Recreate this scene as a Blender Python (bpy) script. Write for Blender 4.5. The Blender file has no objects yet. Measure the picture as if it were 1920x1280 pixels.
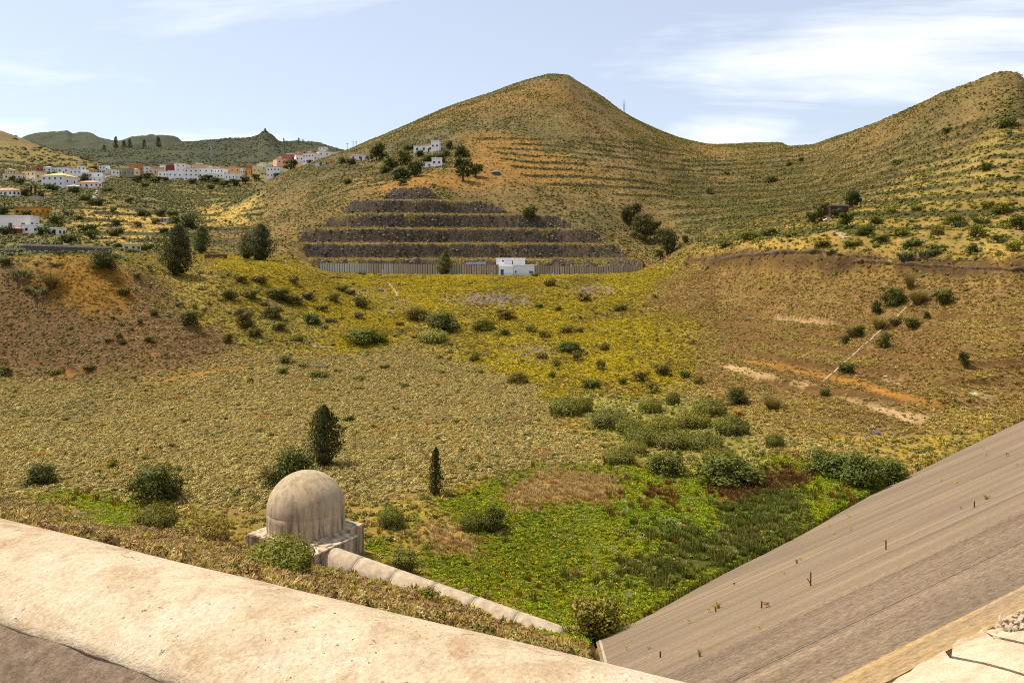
import bpy, bmesh, math, random
import numpy as np
from mathutils import Vector, Matrix
random.seed(7); rng = np.random.default_rng(11)
S = bpy.context.scene
COL = S.collection
R = math.radians

# ------------------------------------------------------------------ camera
# level camera with a vertical lens shift; the eye is the origin, +Y looks up the valley, units are metres
F = 1478.0; CX = 960.0; HY = 500.0
cam = bpy.data.cameras.new('camera'); cam.lens = 36.0 * F / 1920.0; cam.sensor_width = 36.0
cam.shift_y = -(640.0 - HY) / 1920.0; cam.clip_start = 0.3; cam.clip_end = 40000
camo = bpy.data.objects.new('camera', cam); COL.objects.link(camo); camo.rotation_euler = (R(90), 0, 0)
S.camera = camo

# ------------------------------------------------------------------ sun, sky, exposure
SUN_AZ = math.atan2(-0.93, 0.36)        # angle from +Y towards +X of the direction to the sun
SUN_EL = R(60)
sl = bpy.data.lights.new('sun', 'SUN'); sl.energy = 4.6; sl.angle = R(0.53); sl.color = (1.0, 0.91, 0.76)
so = bpy.data.objects.new('sun', sl); COL.objects.link(so)
sdir = Vector((math.sin(SUN_AZ) * math.cos(SUN_EL), math.cos(SUN_AZ) * math.cos(SUN_EL), math.sin(SUN_EL)))
so.rotation_euler = sdir.to_track_quat('Z', 'Y').to_euler(); so.location = (0, 0, 300)
W = bpy.data.worlds.new('World'); S.world = W; W.use_nodes = True
nt = W.node_tree; nt.nodes.clear()
def N(t, ty, **k):
    n = t.nodes.new(ty)
    for a, b in k.items(): setattr(n, a, b)
    return n
def MATH(t, op, a, b=None, clamp=False):
    n = N(t, 'ShaderNodeMath', operation=op, use_clamp=clamp)
    for i, v in enumerate((a, b)):
        if v is None: continue
        if isinstance(v, (int, float)): n.inputs[i].default_value = v
        else: t.links.new(v, n.inputs[i])
    return n.outputs[0]
def RAMP(t, fac, stops):
    n = N(t, 'ShaderNodeValToRGB'); e = n.color_ramp.elements
    while len(e) < len(stops): e.new(0.5)
    for x, (p, c) in zip(e, stops):
        x.position = p; x.color = (c, c, c, 1) if isinstance(c, (int, float)) else (*c, 1)
    t.links.new(fac, n.inputs[0]); return n.outputs[0]
def MIX(t, fac, a, b, mode='MIX'):
    n = N(t, 'ShaderNodeMix', data_type='RGBA', blend_type=mode)
    for s, v in ((n.inputs[0], fac), (n.inputs[6], a), (n.inputs[7], b)):
        if isinstance(v, (int, float)): s.default_value = v
        elif isinstance(v, tuple): s.default_value = (*v[:3], 1)
        else: t.links.new(v, s)
    return n.outputs[2]
def NOISE(t, vec, scale, detail=4, rough=0.6, dist=0.0):
    n = N(t, 'ShaderNodeTexNoise'); n.inputs['Scale'].default_value = scale; n.inputs['Detail'].default_value = detail
    n.inputs['Roughness'].default_value = rough; n.inputs['Distortion'].default_value = dist
    if vec is not None: t.links.new(vec, n.inputs['Vector'])
    return n.outputs[0]
def MAPPING(t, vec, scale=(1, 1, 1), rot=(0, 0, 0), loc=(0, 0, 0)):
    n = N(t, 'ShaderNodeMapping'); n.inputs['Scale'].default_value = scale; n.inputs['Rotation'].default_value = rot
    n.inputs['Location'].default_value = loc; t.links.new(vec, n.inputs[0]); return n.outputs[0]

sky = N(nt, 'ShaderNodeTexSky', sky_type='NISHITA', sun_disc=False); sky.sun_elevation = SUN_EL; sky.sun_rotation = SUN_AZ
sky.altitude = 300; sky.air_density = 1.0; sky.dust_density = 1.6; sky.ozone_density = 2.0
tc = N(nt, 'ShaderNodeTexCoord'); sx = N(nt, 'ShaderNodeSeparateXYZ'); nt.links.new(tc.outputs['Generated'], sx.inputs[0])
zz = MATH(nt, 'ADD', MATH(nt, 'MAXIMUM', sx.outputs[2], 0.0), 0.16)
cb = N(nt, 'ShaderNodeCombineXYZ')
nt.links.new(MATH(nt, 'DIVIDE', sx.outputs[0], zz), cb.inputs[0]); nt.links.new(MATH(nt, 'DIVIDE', sx.outputs[1], zz), cb.inputs[1])
# thin cirrus on a high plane: broad veils and fine streaks
veil = NOISE(nt, MAPPING(nt, cb.outputs[0], (0.55, 0.80, 1), (0, 0, R(-14)), (1.2, 5.5, 0)), 1.0, 5, 0.55, 0.4)
streak = NOISE(nt, MAPPING(nt, cb.outputs[0], (0.5, 1.9, 1), (0, 0, R(-9)), (4.4, 3.3, 1)), 1.0, 7, 0.62, 0.9)
dens = MATH(nt, 'MULTIPLY', RAMP(nt, veil, [(0.31, 0.0), (0.60, 1.0)]), RAMP(nt, streak, [(0.30, 0.25), (0.66, 1.0)]))
dens = MATH(nt, 'MAXIMUM', MATH(nt, 'MULTIPLY', dens, 0.95, True), 0.31)
skyc = MIX(nt, 1.0, sky.outputs[0], (1.0, 1.0, 1.0), 'MULTIPLY')
cloudc = MIX(nt, dens, skyc, (9.0, 9.1, 9.4))
bg = N(nt, 'ShaderNodeBackground'); nt.links.new(cloudc, bg.inputs[0]); bg.inputs[1].default_value = 0.10
wo = N(nt, 'ShaderNodeOutputWorld'); nt.links.new(bg.outputs[0], wo.inputs[0])
S.view_settings.view_transform = 'Standard'; S.view_settings.look = 'None'
S.view_settings.exposure = 0.55; S.view_settings.gamma = 1.0; S.view_settings.use_curve_mapping = False
S.cycles.use_denoising = False; S.cycles.filter_width = 1.05
S.cycles.max_bounces = 5; S.cycles.diffuse_bounces = 3; S.cycles.transparent_max_bounces = 6

# ------------------------------------------------------------------ helpers
def P(px, py, Y): return Vector(((px - CX) / F * Y, Y, (HY - py) / F * Y))

def new_mesh(name, verts, faces, mats=None, smooth=False, mat_index=None):
    me = bpy.data.meshes.new(name); me.from_pydata([tuple(v) for v in verts], [], faces)
    for m in (mats or []): me.materials.append(m)
    if mat_index is not None: me.polygons.foreach_set('material_index', np.array(mat_index, 'i'))
    if smooth: me.polygons.foreach_set('use_smooth', np.ones(len(me.polygons), bool))
    me.update(); return me
def fast_mesh(name, V, Q, mat, smooth=True):
    V = np.asarray(V, 'f'); Q = np.asarray(Q, 'i'); k = Q.shape[1]
    me = bpy.data.meshes.new(name); me.vertices.add(len(V)); me.vertices.foreach_set('co', V.ravel())
    me.loops.add(Q.size); me.loops.foreach_set('vertex_index', Q.ravel())
    me.polygons.add(len(Q)); me.polygons.foreach_set('loop_start', np.arange(len(Q), dtype='i') * k)
    if smooth: me.polygons.foreach_set('use_smooth', np.ones(len(Q), bool))
    me.materials.append(mat); me.update(calc_edges=True); me.validate(); return me
def link(name, me, parent=None, loc=None, rotz=None):
    o = bpy.data.objects.new(name, me); COL.objects.link(o)
    if parent is not None: o.parent = parent
    if loc is not None: o.location = loc
    if rotz is not None: o.rotation_euler = (0, 0, rotz)
    return o
def tag(o, label=None, cat=None, group=None, kind=None):
    if label: o['label'] = label
    if cat: o['category'] = cat
    if group: o['group'] = group
    if kind: o['kind'] = kind
    return o
def empty(name, loc, rotz=0.0):
    o = bpy.data.objects.new(name, None); COL.objects.link(o); o.location = loc; o.rotation_euler = (0, 0, rotz); return o

class MB:
    """collects boxes, prisms and tubes into one mesh"""
    def __init__(s): s.v = []; s.f = []
    def add(s, v, f):
        n = len(s.v); s.v += [tuple(x) for x in v]; s.f += [tuple(i + n for i in q) for q in f]; return s
    def box(s, x0, x1, y0, y1, z0, z1):
        v = [(x0, y0, z0), (x1, y0, z0), (x1, y1, z0), (x0, y1, z0), (x0, y0, z1), (x1, y0, z1), (x1, y1, z1), (x0, y1, z1)]
        return s.add(v, [(0, 3, 2, 1), (4, 5, 6, 7), (0, 1, 5, 4), (1, 2, 6, 5), (2, 3, 7, 6), (3, 0, 4, 7)])
    def hip(s, x0, x1, y0, y1, z0, h, ridge=0.5):
        w = min(x1 - x0, y1 - y0) / 2 * ridge * 2; cy = (y0 + y1) / 2; cx = (x0 + x1) / 2
        if x1 - x0 >= y1 - y0: a, b = (min(x0 + w / 1.0 * 0.9, cx), cy), (max(x1 - w / 1.0 * 0.9, cx), cy)
        else: a, b = (cx, min(y0 + w * 0.9, cy)), (cx, max(y1 - w * 0.9, cy))
        v = [(x0, y0, z0), (x1, y0, z0), (x1, y1, z0), (x0, y1, z0), (x0, y0, z0 + .12), (x1, y0, z0 + .12), (x1, y1, z0 + .12), (x0, y1, z0 + .12),
             (a[0], a[1], z0 + h), (b[0], b[1], z0 + h)]
        if x1 - x0 >= y1 - y0: top = [(4, 5, 9, 8), (5, 6, 9), (6, 7, 8, 9), (7, 4, 8)]
        else: top = [(4, 5, 8), (5, 6, 9, 8), (6, 7, 9), (7, 4, 8, 9)]
        return s.add(v, [(0, 3, 2, 1), (0, 1, 5, 4), (1, 2, 6, 5), (2, 3, 7, 6), (3, 0, 4, 7)] + top)
    def tube(s, pts, rad, n=8, cap=True):
        pts = [Vector(p) for p in pts]; rings = []
        for i, p in enumerate(pts):
            d = (pts[min(i + 1, len(pts) - 1)] - pts[max(i - 1, 0)]).normalized()
            a = d.orthogonal().normalized() if abs(d.z) > .9 else d.cross(Vector((0, 0, 1))).normalized()
            b = d.cross(a); r = rad[i] if isinstance(rad, (list, tuple)) else rad
            rings.append([p + (a * math.cos(t) + b * math.sin(t)) * r for t in [2 * math.pi * k / n for k in range(n)]])
        v = [q for r_ in rings for q in r_]; f = []
        for i in range(len(pts) - 1):
            for k in range(n): f.append((i * n + k, i * n + (k + 1) % n, (i + 1) * n + (k + 1) % n, (i + 1) * n + k))
        if cap: f += [tuple(range(n))[::-1], tuple(range((len(pts) - 1) * n, len(pts) * n))]
        return s.add(v, f)
    def mesh(s, name, mat, smooth=False): return new_mesh(name, s.v, s.f, [mat], smooth)

# ------------------------------------------------------------------ numpy noise
def _h(ix, iy, s):
    n = (ix.astype(np.int64) * 374761393 + iy.astype(np.int64) * 668265263 + s * 974634777) & 0xFFFFFFFF
    n = ((n ^ (n >> 13)) * 1274126177) & 0xFFFFFFFF
    return ((n ^ (n >> 16)) & 0xFFFFFF) / float(0xFFFFFF)
def vnoise(x, y, s=0):
    ix = np.floor(x); iy = np.floor(y); fx = x - ix; fy = y - iy
    fx = fx * fx * fx * (fx * (fx * 6 - 15) + 10); fy = fy * fy * fy * (fy * (fy * 6 - 15) + 10)
    a = _h(ix, iy, s); b = _h(ix + 1, iy, s); c = _h(ix, iy + 1, s); d = _h(ix + 1, iy + 1, s)
    return (a + (b - a) * fx) * (1 - fy) + (c + (d - c) * fx) * fy
def fbm(x, y, s=0, o=4):
    t = 0; a = .5; n = 0
    for k in range(o):
        t = t + a * vnoise(x, y, s + 17 * k); n += a; a *= .5; x = x * 2.03 + 11.3; y = y * 2.03 + 5.7
    return t / n - .5
def pchip(xk, yk, x):
    xk = np.asarray(xk, float); yk = np.asarray(yk, float); h = np.diff(xk); d = np.diff(yk) / h
    m = np.zeros(len(xk)); m[0] = d[0]; m[-1] = d[-1]
    for i in range(1, len(xk) - 1):
        if d[i - 1] * d[i] > 0:
            w1 = 2 * h[i] + h[i - 1]; w2 = h[i] + 2 * h[i - 1]; m[i] = (w1 + w2) / (w1 / d[i - 1] + w2 / d[i])
    x = np.clip(x, xk[0], xk[-1]); i = np.clip(np.searchsorted(xk, x) - 1, 0, len(h) - 1)
    t = (x - xk[i]) / h[i]; t2 = t * t; t3 = t2 * t
    return (2 * t3 - 3 * t2 + 1) * yk[i] + (t3 - 2 * t2 + t) * h[i] * m[i] + (-2 * t3 + 3 * t2) * yk[i + 1] + (t3 - t2) * h[i] * m[i + 1]

# ------------------------------------------------------------------ the relief of the valley
# every curve is a surveyed line across the valley (bearing, sight line, distance), nearest first
DC = (-4.94, 0.394, -0.3972)                       # plane of the dam face z = a + bX + cY
def damz(x, y): return DC[0] + DC[1] * x + DC[2] * y
def dam_depth(px, py):
    u = (px - CX) / F; w = (HY - py) / F; return DC[0] / (w - DC[1] * u - DC[2])
def sil(px): return 970 + .233 * px
def zpy(z, Y): return HY - z / Y * F
XK = [-330, 0, 250, 480, 600, 800, 1000, 1095]
C = []
C.append([(x, sil(x) + 330, 6.5) for x in XK] + [(1135, zpy(-22, 6.5), 6.5), (2250, zpy(-22, 6.5), 6.5)])
C.append([(x, sil(x) + 45, 12) for x in XK] + [(1135, zpy(-22, 12), 12), (2250, zpy(-22, 12), 12)])
C.append([(x, sil(x) + 10, 24 if x < 900 else 26) for x in XK] + [(1135, zpy(-21.5, 26), 26), (1330, zpy(-22, 30), 30), (2250, zpy(-30, 50), 50)])
toe = [(1115, 1200), (1185, 1170), (1330, 1092), (1500, 1005), (1650, 920), (1800, 845), (1920, 788)]
C.append([(-330, 850, 76), (0, 935, 62), (250, 985, 56), (480, 1032, 52), (600, 1062, 50), (800, 1112, 47), (1030, 1190, 43.5)]
         + [(x, y, dam_depth(x, y)) for x, y in toe] + [(2250, 640, 118)])
C.append([(-330, 800, 92), (0, 880, 74), (250, 900, 70), (480, 925, 67), (600, 935, 66), (900, 935, 66), (1200, 905, 71), (1350, 890, 74), (1500, 880, 76), (1650, 868, 79), (1800, 815, 89), (1920, 768, 97), (2250, 630, 124)])
C.append([(-330, 680, 118), (0, 715, 125), (250, 715, 128), (460, 690, 140), (700, 680, 150), (960, 690, 148), (1150, 725, 130), (1300, 765, 112), (1400, 780, 104), (1500, 790, 98), (1650, 808, 92), (1800, 778, 98), (1920, 735, 106), (2250, 600, 130)])
C.append([(-330, 580, 135), (0, 600, 142), (250, 590, 150), (460, 600, 168), (600, 600, 182), (760, 602, 192), (960, 600, 190), (1150, 615, 178), (1300, 640, 160), (1500, 650, 138), (1650, 655, 128), (1800, 640, 119), (1920, 620, 118), (2250, 540, 140)])
C.append([(-330, 465, 155), (0, 486, 160), (90, 479, 163), (185, 481, 166), (240, 497, 170), (330, 513, 190), (420, 495, 205), (520, 492, 222), (590, 505, 238), (650, 518, 244), (960, 519, 247), (1180, 516, 243), (1240, 508, 236), (1290, 492, 226), (1350, 497, 205), (1500, 505, 172), (1650, 511, 157), (1800, 513, 143), (1920, 514, 133), (2250, 480, 148)])
C.append([(-330, 455, 166), (0, 479, 178), (90, 478, 184), (185, 478, 188), (240, 487, 194), (330, 500, 206), (420, 487, 222), (520, 487, 238), (590, 508, 258), (650, 512, 263), (960, 514, 266), (1180, 511, 263), (1220, 500, 258), (1290, 478, 240), (1350, 478, 208), (1500, 474, 174.6), (1650, 482, 159.4), (1800, 488, 145.2), (1920, 489, 135.2), (2250, 457, 150.4)])
C.append([(-330, 395, 280), (0, 438, 290), (200, 432, 300), (330, 438, 310), (430, 445, 320), (520, 440, 300), (600, 418, 296), (690, 381, 297), (790, 363, 300), (870, 386, 299), (1000, 409, 297), (1100, 438, 291), (1160, 470, 284), (1210, 478, 282), (1300, 440, 275), (1400, 424, 248), (1600, 412, 205), (1800, 420, 182), (1920, 420, 170), (2250, 380, 180)])
C.append([(-330, 350, 370), (0, 385, 370), (200, 392, 390), (300, 402, 400), (400, 408, 395), (480, 398, 385), (560, 370, 380), (640, 340, 385), (700, 322, 390), (830, 292, 400), (960, 276, 420), (1040, 276, 430), (1170, 302, 430), (1300, 342, 430), (1420, 345, 410), (1500, 345, 370), (1620, 330, 310), (1760, 300, 260), (1880, 280, 230), (2250, 250, 225)])
C.append([(-330, 320, 470), (0, 352, 470), (200, 358, 500), (300, 374, 500), (380, 392, 470), (430, 385, 455), (480, 358, 455), (510, 337, 460), (540, 322, 470), (570, 310, 478), (600, 299, 488), (640, 285, 505), (690, 266, 522), (760, 236, 545), (830, 205, 565), (900, 181, 580), (960, 159, 590), (1010, 144, 598), (1035, 140, 600), (1062, 141, 600), (1085, 155, 600), (1120, 176, 603), (1170, 211, 607), (1230, 241, 615), (1290, 262, 622), (1350, 271, 625), (1420, 268, 620), (1460, 267, 600), (1482, 274, 585), (1510, 273, 565), (1560, 259, 515), (1620, 239, 460), (1700, 206, 405), (1740, 188, 380), (1760, 177, 370), (1830, 152, 340), (1880, 136, 322), (1905, 137, 316), (1925, 152, 312), (2050, 190, 300), (2250, 170, 290)])
C.append([(-330, 300, 590), (0, 330, 590), (200, 343, 640), (300, 352, 660), (400, 356, 650), (450, 362, 640), (500, 365, 620), (560, 345, 620), (640, 312, 640), (700, 305, 660), (830, 262, 720), (1040, 225, 760), (1300, 310, 760), (1500, 320, 720), (1620, 285, 600), (1760, 240, 480), (1880, 215, 420), (2250, 240, 400)])
C.append([(-330, 205, 920), (0, 245, 900), (30, 257, 885), (60, 268, 870), (100, 281, 840), (180, 303, 800), (240, 322, 780), (330, 328, 780), (450, 326, 790), (500, 318, 800), (560, 300, 805), (600, 289, 810), (640, 284, 815), (700, 310, 850), (1040, 280, 950), (1500, 340, 950), (2250, 280, 800)])
C.append([(-330, 270, 1150), (0, 283, 1120), (60, 292, 1080), (180, 306, 1000), (330, 316, 960), (450, 316, 960), (560, 300, 1000), (640, 289, 1000), (700, 320, 1100), (1040, 320, 1150), (2250, 320, 1100)])
C.append([(-330, 262, 1700), (30, 274, 1700), (180, 281, 1650), (300, 276, 1600), (345, 267, 1600), (375, 263, 1600), (400, 262, 1600), (440, 259, 1600), (480, 255, 1600), (497, 246, 1600), (512, 257, 1600), (528, 268, 1600), (570, 266, 1600), (595, 268, 1600), (625, 278, 1600), (700, 292, 1600), (1000, 305, 1600), (2250, 305, 1600)])
C.append([(-330, 275, 2000), (100, 290, 2000), (345, 285, 2000), (497, 270, 2000), (700, 305, 2000), (2250, 310, 2000)])
C.append([(-330, 262, 2800), (20, 262, 2800), (60, 250, 2800), (100, 244, 2800), (125, 242, 2800), (137, 248, 2800), (160, 247, 2800), (190, 257, 2800), (215, 262, 2800), (260, 252, 2800), (300, 252, 2800), (330, 258, 2800), (345, 266, 2800), (420, 275, 2800), (700, 305, 2800), (2250, 310, 2800)])
C.append([(-330, 480, 4500), (2250, 480, 4500)])
C.append([(-330, 499, 14000), (2250, 499, 14000)])

segs = [(6.5, 40, 36), (40, 130, 185), (130, 255, 140), (255, 264, 12), (264, 303, 120), (303, 700, 250), (700, 1050, 55), (1050, 3000, 90), (3000, 14000, 16)]
YR = np.concatenate([np.exp(np.linspace(math.log(a), math.log(b), n, endpoint=False)) for a, b, n in segs] + [np.array([14000.0])])
NU = 880; UC = np.linspace(-.87, .87, NU); NR = len(YR); LY = np.log(YR); PXC = CX + UC * F
KY = np.array([pchip([k[0] for k in c], [math.log(k[2]) for k in c], PXC) for c in C])
KE = np.array([pchip([k[0] for k in c], [(HY - k[1]) / F for k in c], PXC) for c in C])
for k in range(1, len(C)): KY[k] = np.maximum(KY[k], KY[k - 1] + .006)
E = np.stack([pchip(KY[:, i], KE[:, i], LY) for i in range(NU)], 1)
XX = UC[None, :] * YR[:, None]; YY = np.repeat(YR[:, None], NU, 1); Z = E * YY
PX = np.repeat(PXC[None, :], NR, 0)
def inpoly(px, py, poly):
    r = np.zeros(px.shape, bool); n = len(poly)
    for i in range(n):
        x0, y0 = poly[i]; x1, y1 = poly[(i + 1) % n]
        if y0 == y1: continue
        c = ((y0 > py) != (y1 > py)) & (px < (x1 - x0) * (py - y0) / (y1 - y0) + x0); r ^= c
    return r
PY0 = HY - E * F
# relief: gullies and bumps that grow with distance
amp = np.interp(LY, np.log([6, 40, 130, 250, 600, 1000, 3000, 14000]), [.05, .18, .35, .45, 1.3, 2.6, 9, 2])[:, None]
wl = np.interp(LY, np.log([6, 40, 130, 250, 600, 1000, 3000, 14000]), [3, 7, 11, 14, 36, 60, 190, 300])[:, None]
flat = ((YY > 243) & (YY < 266) & (PX > 585) & (PX < 1215))
Z += np.where(flat, .15, 1.0) * amp * 2 * (fbm(XX / 14 , YY / 14, 3, 4) * np.clip(14 / wl, 0, 1) + fbm(XX / 45, YY / 45, 5, 4) * np.clip((wl - 8) / 40, 0, 1) + fbm(XX / 190, YY / 190, 9, 5) * np.clip((wl - 50) / 120, 0, 1))
# gullies down the far mountains
Z += np.where(YY > 900, 1, 0) * np.clip((YY - 900) / 1500, 0, 1) * 26 * np.abs(fbm(XX / 260, YY / 900, 31, 4)) * -1.0
# quarry: five benches cut into the hill foot
QP = [(602, 516), (575, 480), (556, 456), (575, 437), (610, 424), (640, 402), (690, 380), (740, 366), (790, 361), (830, 372), (850, 385), (930, 396), (1000, 408), (1060, 424), (1100, 440), (1140, 462), (1165, 478), (1205, 498), (1210, 516)]
QM = inpoly(PX + 7 * fbm(XX / 4, YY / 4, 41, 3), PY0 + 4 * fbm(XX / 5, YY / 5, 43, 3), QP) & (YY > 262.5) & (YY < 306)
QB0, QST = -2.6, 5.55
ql = (Z - QB0) / QST + .30 * fbm(XX / 30, YY / 90, 44, 4); qf = np.floor(ql); qt = ql - qf
ris = np.clip((qt - .0) / .36, 0, 1)                 # steep riser then a bench that slopes gently back
zq = QB0 + (qf + np.where(qt < .36, ris * .90, .90 + .10 * (qt - .36) / .64)) * QST
rock = (np.abs(fbm(XX / 3.0, Z / 2.4, 51, 4)) * 2.6 + np.abs(fbm(XX / .9, Z / .8, 53, 3)) * 1.2)
QBEN = QM & (qt >= .42 + .7 * fbm(XX / 6, YY / 9, 57, 3))
Z = np.where(QM, zq + np.where(QBEN, .10, .9) * (rock - .55), Z)
# old farming terraces
RIS = np.zeros((NR, NU), bool)
def terrace(mask, step, k, seed, wob=2.2, line=.5, rf=.34, tr=.16):
    global Z, RIS
    lv = (Z + wob * fbm(XX / 55, YY / 55, seed, 3) * 2) / step; f0 = np.floor(lv); t = lv - f0; ta = 1 - rf
    s = np.where(t > ta, tr + (1 - tr) * (t - ta) / rf, tr * t / ta)
    Z = np.where(mask > 0, Z + mask * k * step * (s - t), Z)
    RIS |= (mask > .35) & (t > ta + .05) & (fbm(XX / 22 + f0 * 3.1, YY / 22 + f0 * 1.7, seed + 200, 3) > .5 - line)
def soft(poly, yr, n=2): 
    m = inpoly(PX, PY0, poly) & (YY > yr[0]) & (YY < yr[1]); m = m.astype(float)
    for _ in range(n * 4):
        m[1:-1] = (m[:-2] + m[1:-1] + m[2:]) / 3; m[:, 1:-1] = (m[:, :-2] + m[:, 1:-1] + m[:, 2:]) / 3
    return m
terrace(soft([(1280, 300), (1480, 290), (1640, 270), (1920, 200), (2250, 190), (2250, 440), (1920, 430), (1560, 430), (1330, 470), (1250, 400)], (180, 560)), 4.6, 1.0, 61, 2.2, .74, .26, .54)
terrace(soft([(130, 375), (250, 385), (340, 405), (500, 380), (480, 440), (350, 480), (160, 470), (100, 420)], (200, 480)), 3.6, .95, 63, 2.2, .55, .30, .4)
terrace(soft([(880, 250), (1250, 265), (1330, 330), (1250, 380), (1000, 340)], (330, 600)), 4.8, .9, 65, 3.0, .56, .24, .58)
terrace(soft([(640, 310), (760, 315), (760, 355), (640, 355)], (330, 480)), 3.0, .8, 66, 2.0, .5, .3, .5)
terrace(soft([(-330, 260), (190, 300), (120, 330), (-330, 330)], (560, 900)), 7, .8, 68, 5, .5, .25, .6)
terrace(soft([(1290, 478), (1450, 560), (1920, 560), (1920, 760), (1600, 810), (1400, 730)], (95, 215)), 1.9, .55, 69, .8, .55, .2)
terrace(soft([(0, 580), (330, 590), (460, 650), (250, 710), (0, 715)], (112, 175)), 1.3, .6, 70, .5, .55, .2)
scm = soft([(1285, 478), (1400, 470), (1520, 468), (1640, 478), (1780, 490), (2250, 485), (2250, 515), (1780, 512), (1600, 506), (1480, 500), (1290, 500)], (120, 240), 1)
Z = Z + scm * (np.abs(fbm(XX / 4, YY / 1.2, 71, 4)) * 4.2 - .9 + fbm(XX / 18, YY / 30, 73, 3) * 1.6)
# the ground under and beside the dam stays below its face
um = (UC > .1045)[None, :] & (damz(XX, YY) > -24.5) & (YY < 130)
Z = np.where(um & (damz(XX, YY) > Z - .25), np.minimum(Z, damz(XX, YY) - .35), Z)
PYV = HY - Z / YY * F
run = np.maximum.accumulate(np.where(YY > 20, Z / YY, -9), 0)
VIS = (Z / YY >= run - 5.0 / F)
def gridc(x, y):
    u = np.clip((np.asarray(x, float) / np.asarray(y, float) - UC[0]) / (UC[1] - UC[0]), 0, NU - 1.001)
    j = np.interp(np.log(np.asarray(y, float)), LY, np.arange(NR)); j = np.clip(j, 0, NR - 1.001); return u, j
def H(x, y):
    u, j = gridc(x, y); i0 = u.astype(int); j0 = j.astype(int); a = u - i0; b = j - j0
    return (Z[j0, i0] * (1 - a) + Z[j0, i0 + 1] * a) * (1 - b) + (Z[j0 + 1, i0] * (1 - a) + Z[j0 + 1, i0 + 1] * a) * b
def hit(px, py, ymin=30.0):
    """first point of the ground on the line of sight"""
    u = np.clip(((px - CX) / F - UC[0]) / (UC[1] - UC[0]), 0, NU - 1.001); i = int(u); a = u - i
    e = (Z[:, i] * (1 - a) + Z[:, i + 1] * a) / YR; t = (HY - py) / F
    ok = np.where((e >= t) & (YR > ymin))[0]
    if len(ok) == 0: j = int(np.argmax(np.where(YR > ymin, e, -9))); Y = YR[j]
    else:
        j = ok[0]; Y = YR[j] if j == 0 else YR[j - 1] + (YR[j] - YR[j - 1]) * np.clip((t - e[j - 1]) / max(e[j] - e[j - 1], 1e-9), 0, 1)
    x = (px - CX) / F * Y; return Vector((x, Y, float(H(np.array([x]), np.array([Y]))[0])))

# ------------------------------------------------------------------ what grows or lies where (zones of the ground)
wx = fbm(XX / (YY * .012), YY / (YY * .012) + XX / 40, 81, 4); 
wN = np.interp(LY, np.log([6, 60, 250, 1000, 3000]), [2, 3.5, 9, 26, 80])[:, None]
W1 = fbm(XX / wN, YY / wN, 83, 4); W2 = fbm(XX / wN + 77, YY / wN + 31, 85, 4)
W3 = fbm(XX / wN * 4, YY / wN * 4, 87, 3); QX = PX + 95 * W1 + 45 * W3; QY = PYV + 34 * W2 + 18 * fbm(XX / wN * 5, YY / wN * 5, 89, 3)
ZONE = np.zeros((NR, NU), np.int8); ZC = np.zeros((NR, NU, 3))
MXA = np.clip(.5 + 1.9 * fbm(XX / (wN * 1.3), YY / (wN * 1.3), 91, 5), 0, 1)[..., None]
def zone(zid, poly, ca, cb, yr=(20, 700), hard=False, frac=1.0):
    m = inpoly(PX if hard else QX, PYV if hard else QY, poly) & (YY > yr[0]) & (YY < yr[1])
    if frac < 1: m &= (MXA[..., 0] < frac)
    ZONE[m] = zid; ZC[m] = (np.array(ca) * (1 - MXA) + np.array(cb) * MXA)[m]
BIG = [(-400, -900), (2400, -900), (2400, 4000), (-400, 4000)]
zone(0, BIG, (.13, .096, .040), (.215, .145, .066), (0, 20000), True)                                              # hills: olive and gold
zone(14, BIG, (.040, .046, .027), (.075, .078, .038), (955, 20000), True)
zone(23, BIG, (.22, .165, .055), (.30, .21, .075), (40, 250), True)                                           # mountains
zone(14, [(-330, 235), (110, 275), (200, 310), (-330, 330)], (.235, .165, .06), (.16, .13, .045), (560, 990))
zone(12, [(-330, 300), (190, 315), (480, 330), (500, 360), (430, 410), (340, 480), (-330, 490)], (.095, .085, .03), (.19, .145, .055), (165, 830))
zone(11, [(130, 378), (215, 385), (330, 410), (330, 460), (250, 470), (150, 440)], (.44, .31, .125), (.34, .24, .09), (200, 520))
zone(11, [(370, 395), (500, 370), (480, 425), (380, 432)], (.40, .29, .11), (.26, .21, .07), (200, 520), frac=.7)
zone(10, [(880, 235), (960, 260), (1080, 300), (1150, 340), (1050, 350), (960, 345), (900, 345), (860, 310)], (.27, .15, .055), (.21, .135, .048), (300, 640), frac=.8)
zone(10, [(840, 320), (960, 320), (940, 350), (690, 358), (650, 345)], (.29, .16, .06), (.23, .14, .05), (300, 560), frac=.75)
zone(21, [(1290, 478), (1390, 425), (1560, 405), (1640, 345), (1780, 290), (1920, 240), (2250, 220), (2250, 480), (1500, 475)], (.17, .13, .048), (.27, .195, .08), (130, 480))
zone(10, [(1000, 143), (1040, 136), (1092, 152), (1085, 168), (1040, 160), (1010, 156)], (.085, .065, .04), (.13, .10, .045), (560, 640), frac=.7)
zone(10, [(1800, 160), (1880, 130), (1960, 150), (1960, 240), (1870, 230), (1790, 200)], (.12, .085, .04), (.17, .125, .05), (290, 420), frac=.8)
zone(9, [(400, 480), (600, 505), (1215, 505), (1260, 520), (600, 524), (400, 520)], (.30, .23, .085), (.37, .26, .10), (195, 270))
zone(6, [(1190, 545), (1250, 515), (1300, 495), (1920, 512), (2250, 500), (2250, 740), (1920, 790), (1640, 880), (1440, 800), (1330, 740), (1290, 640), (1230, 600)], (.205, .135, .062), (.155, .098, .044), (90, 240))
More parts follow.
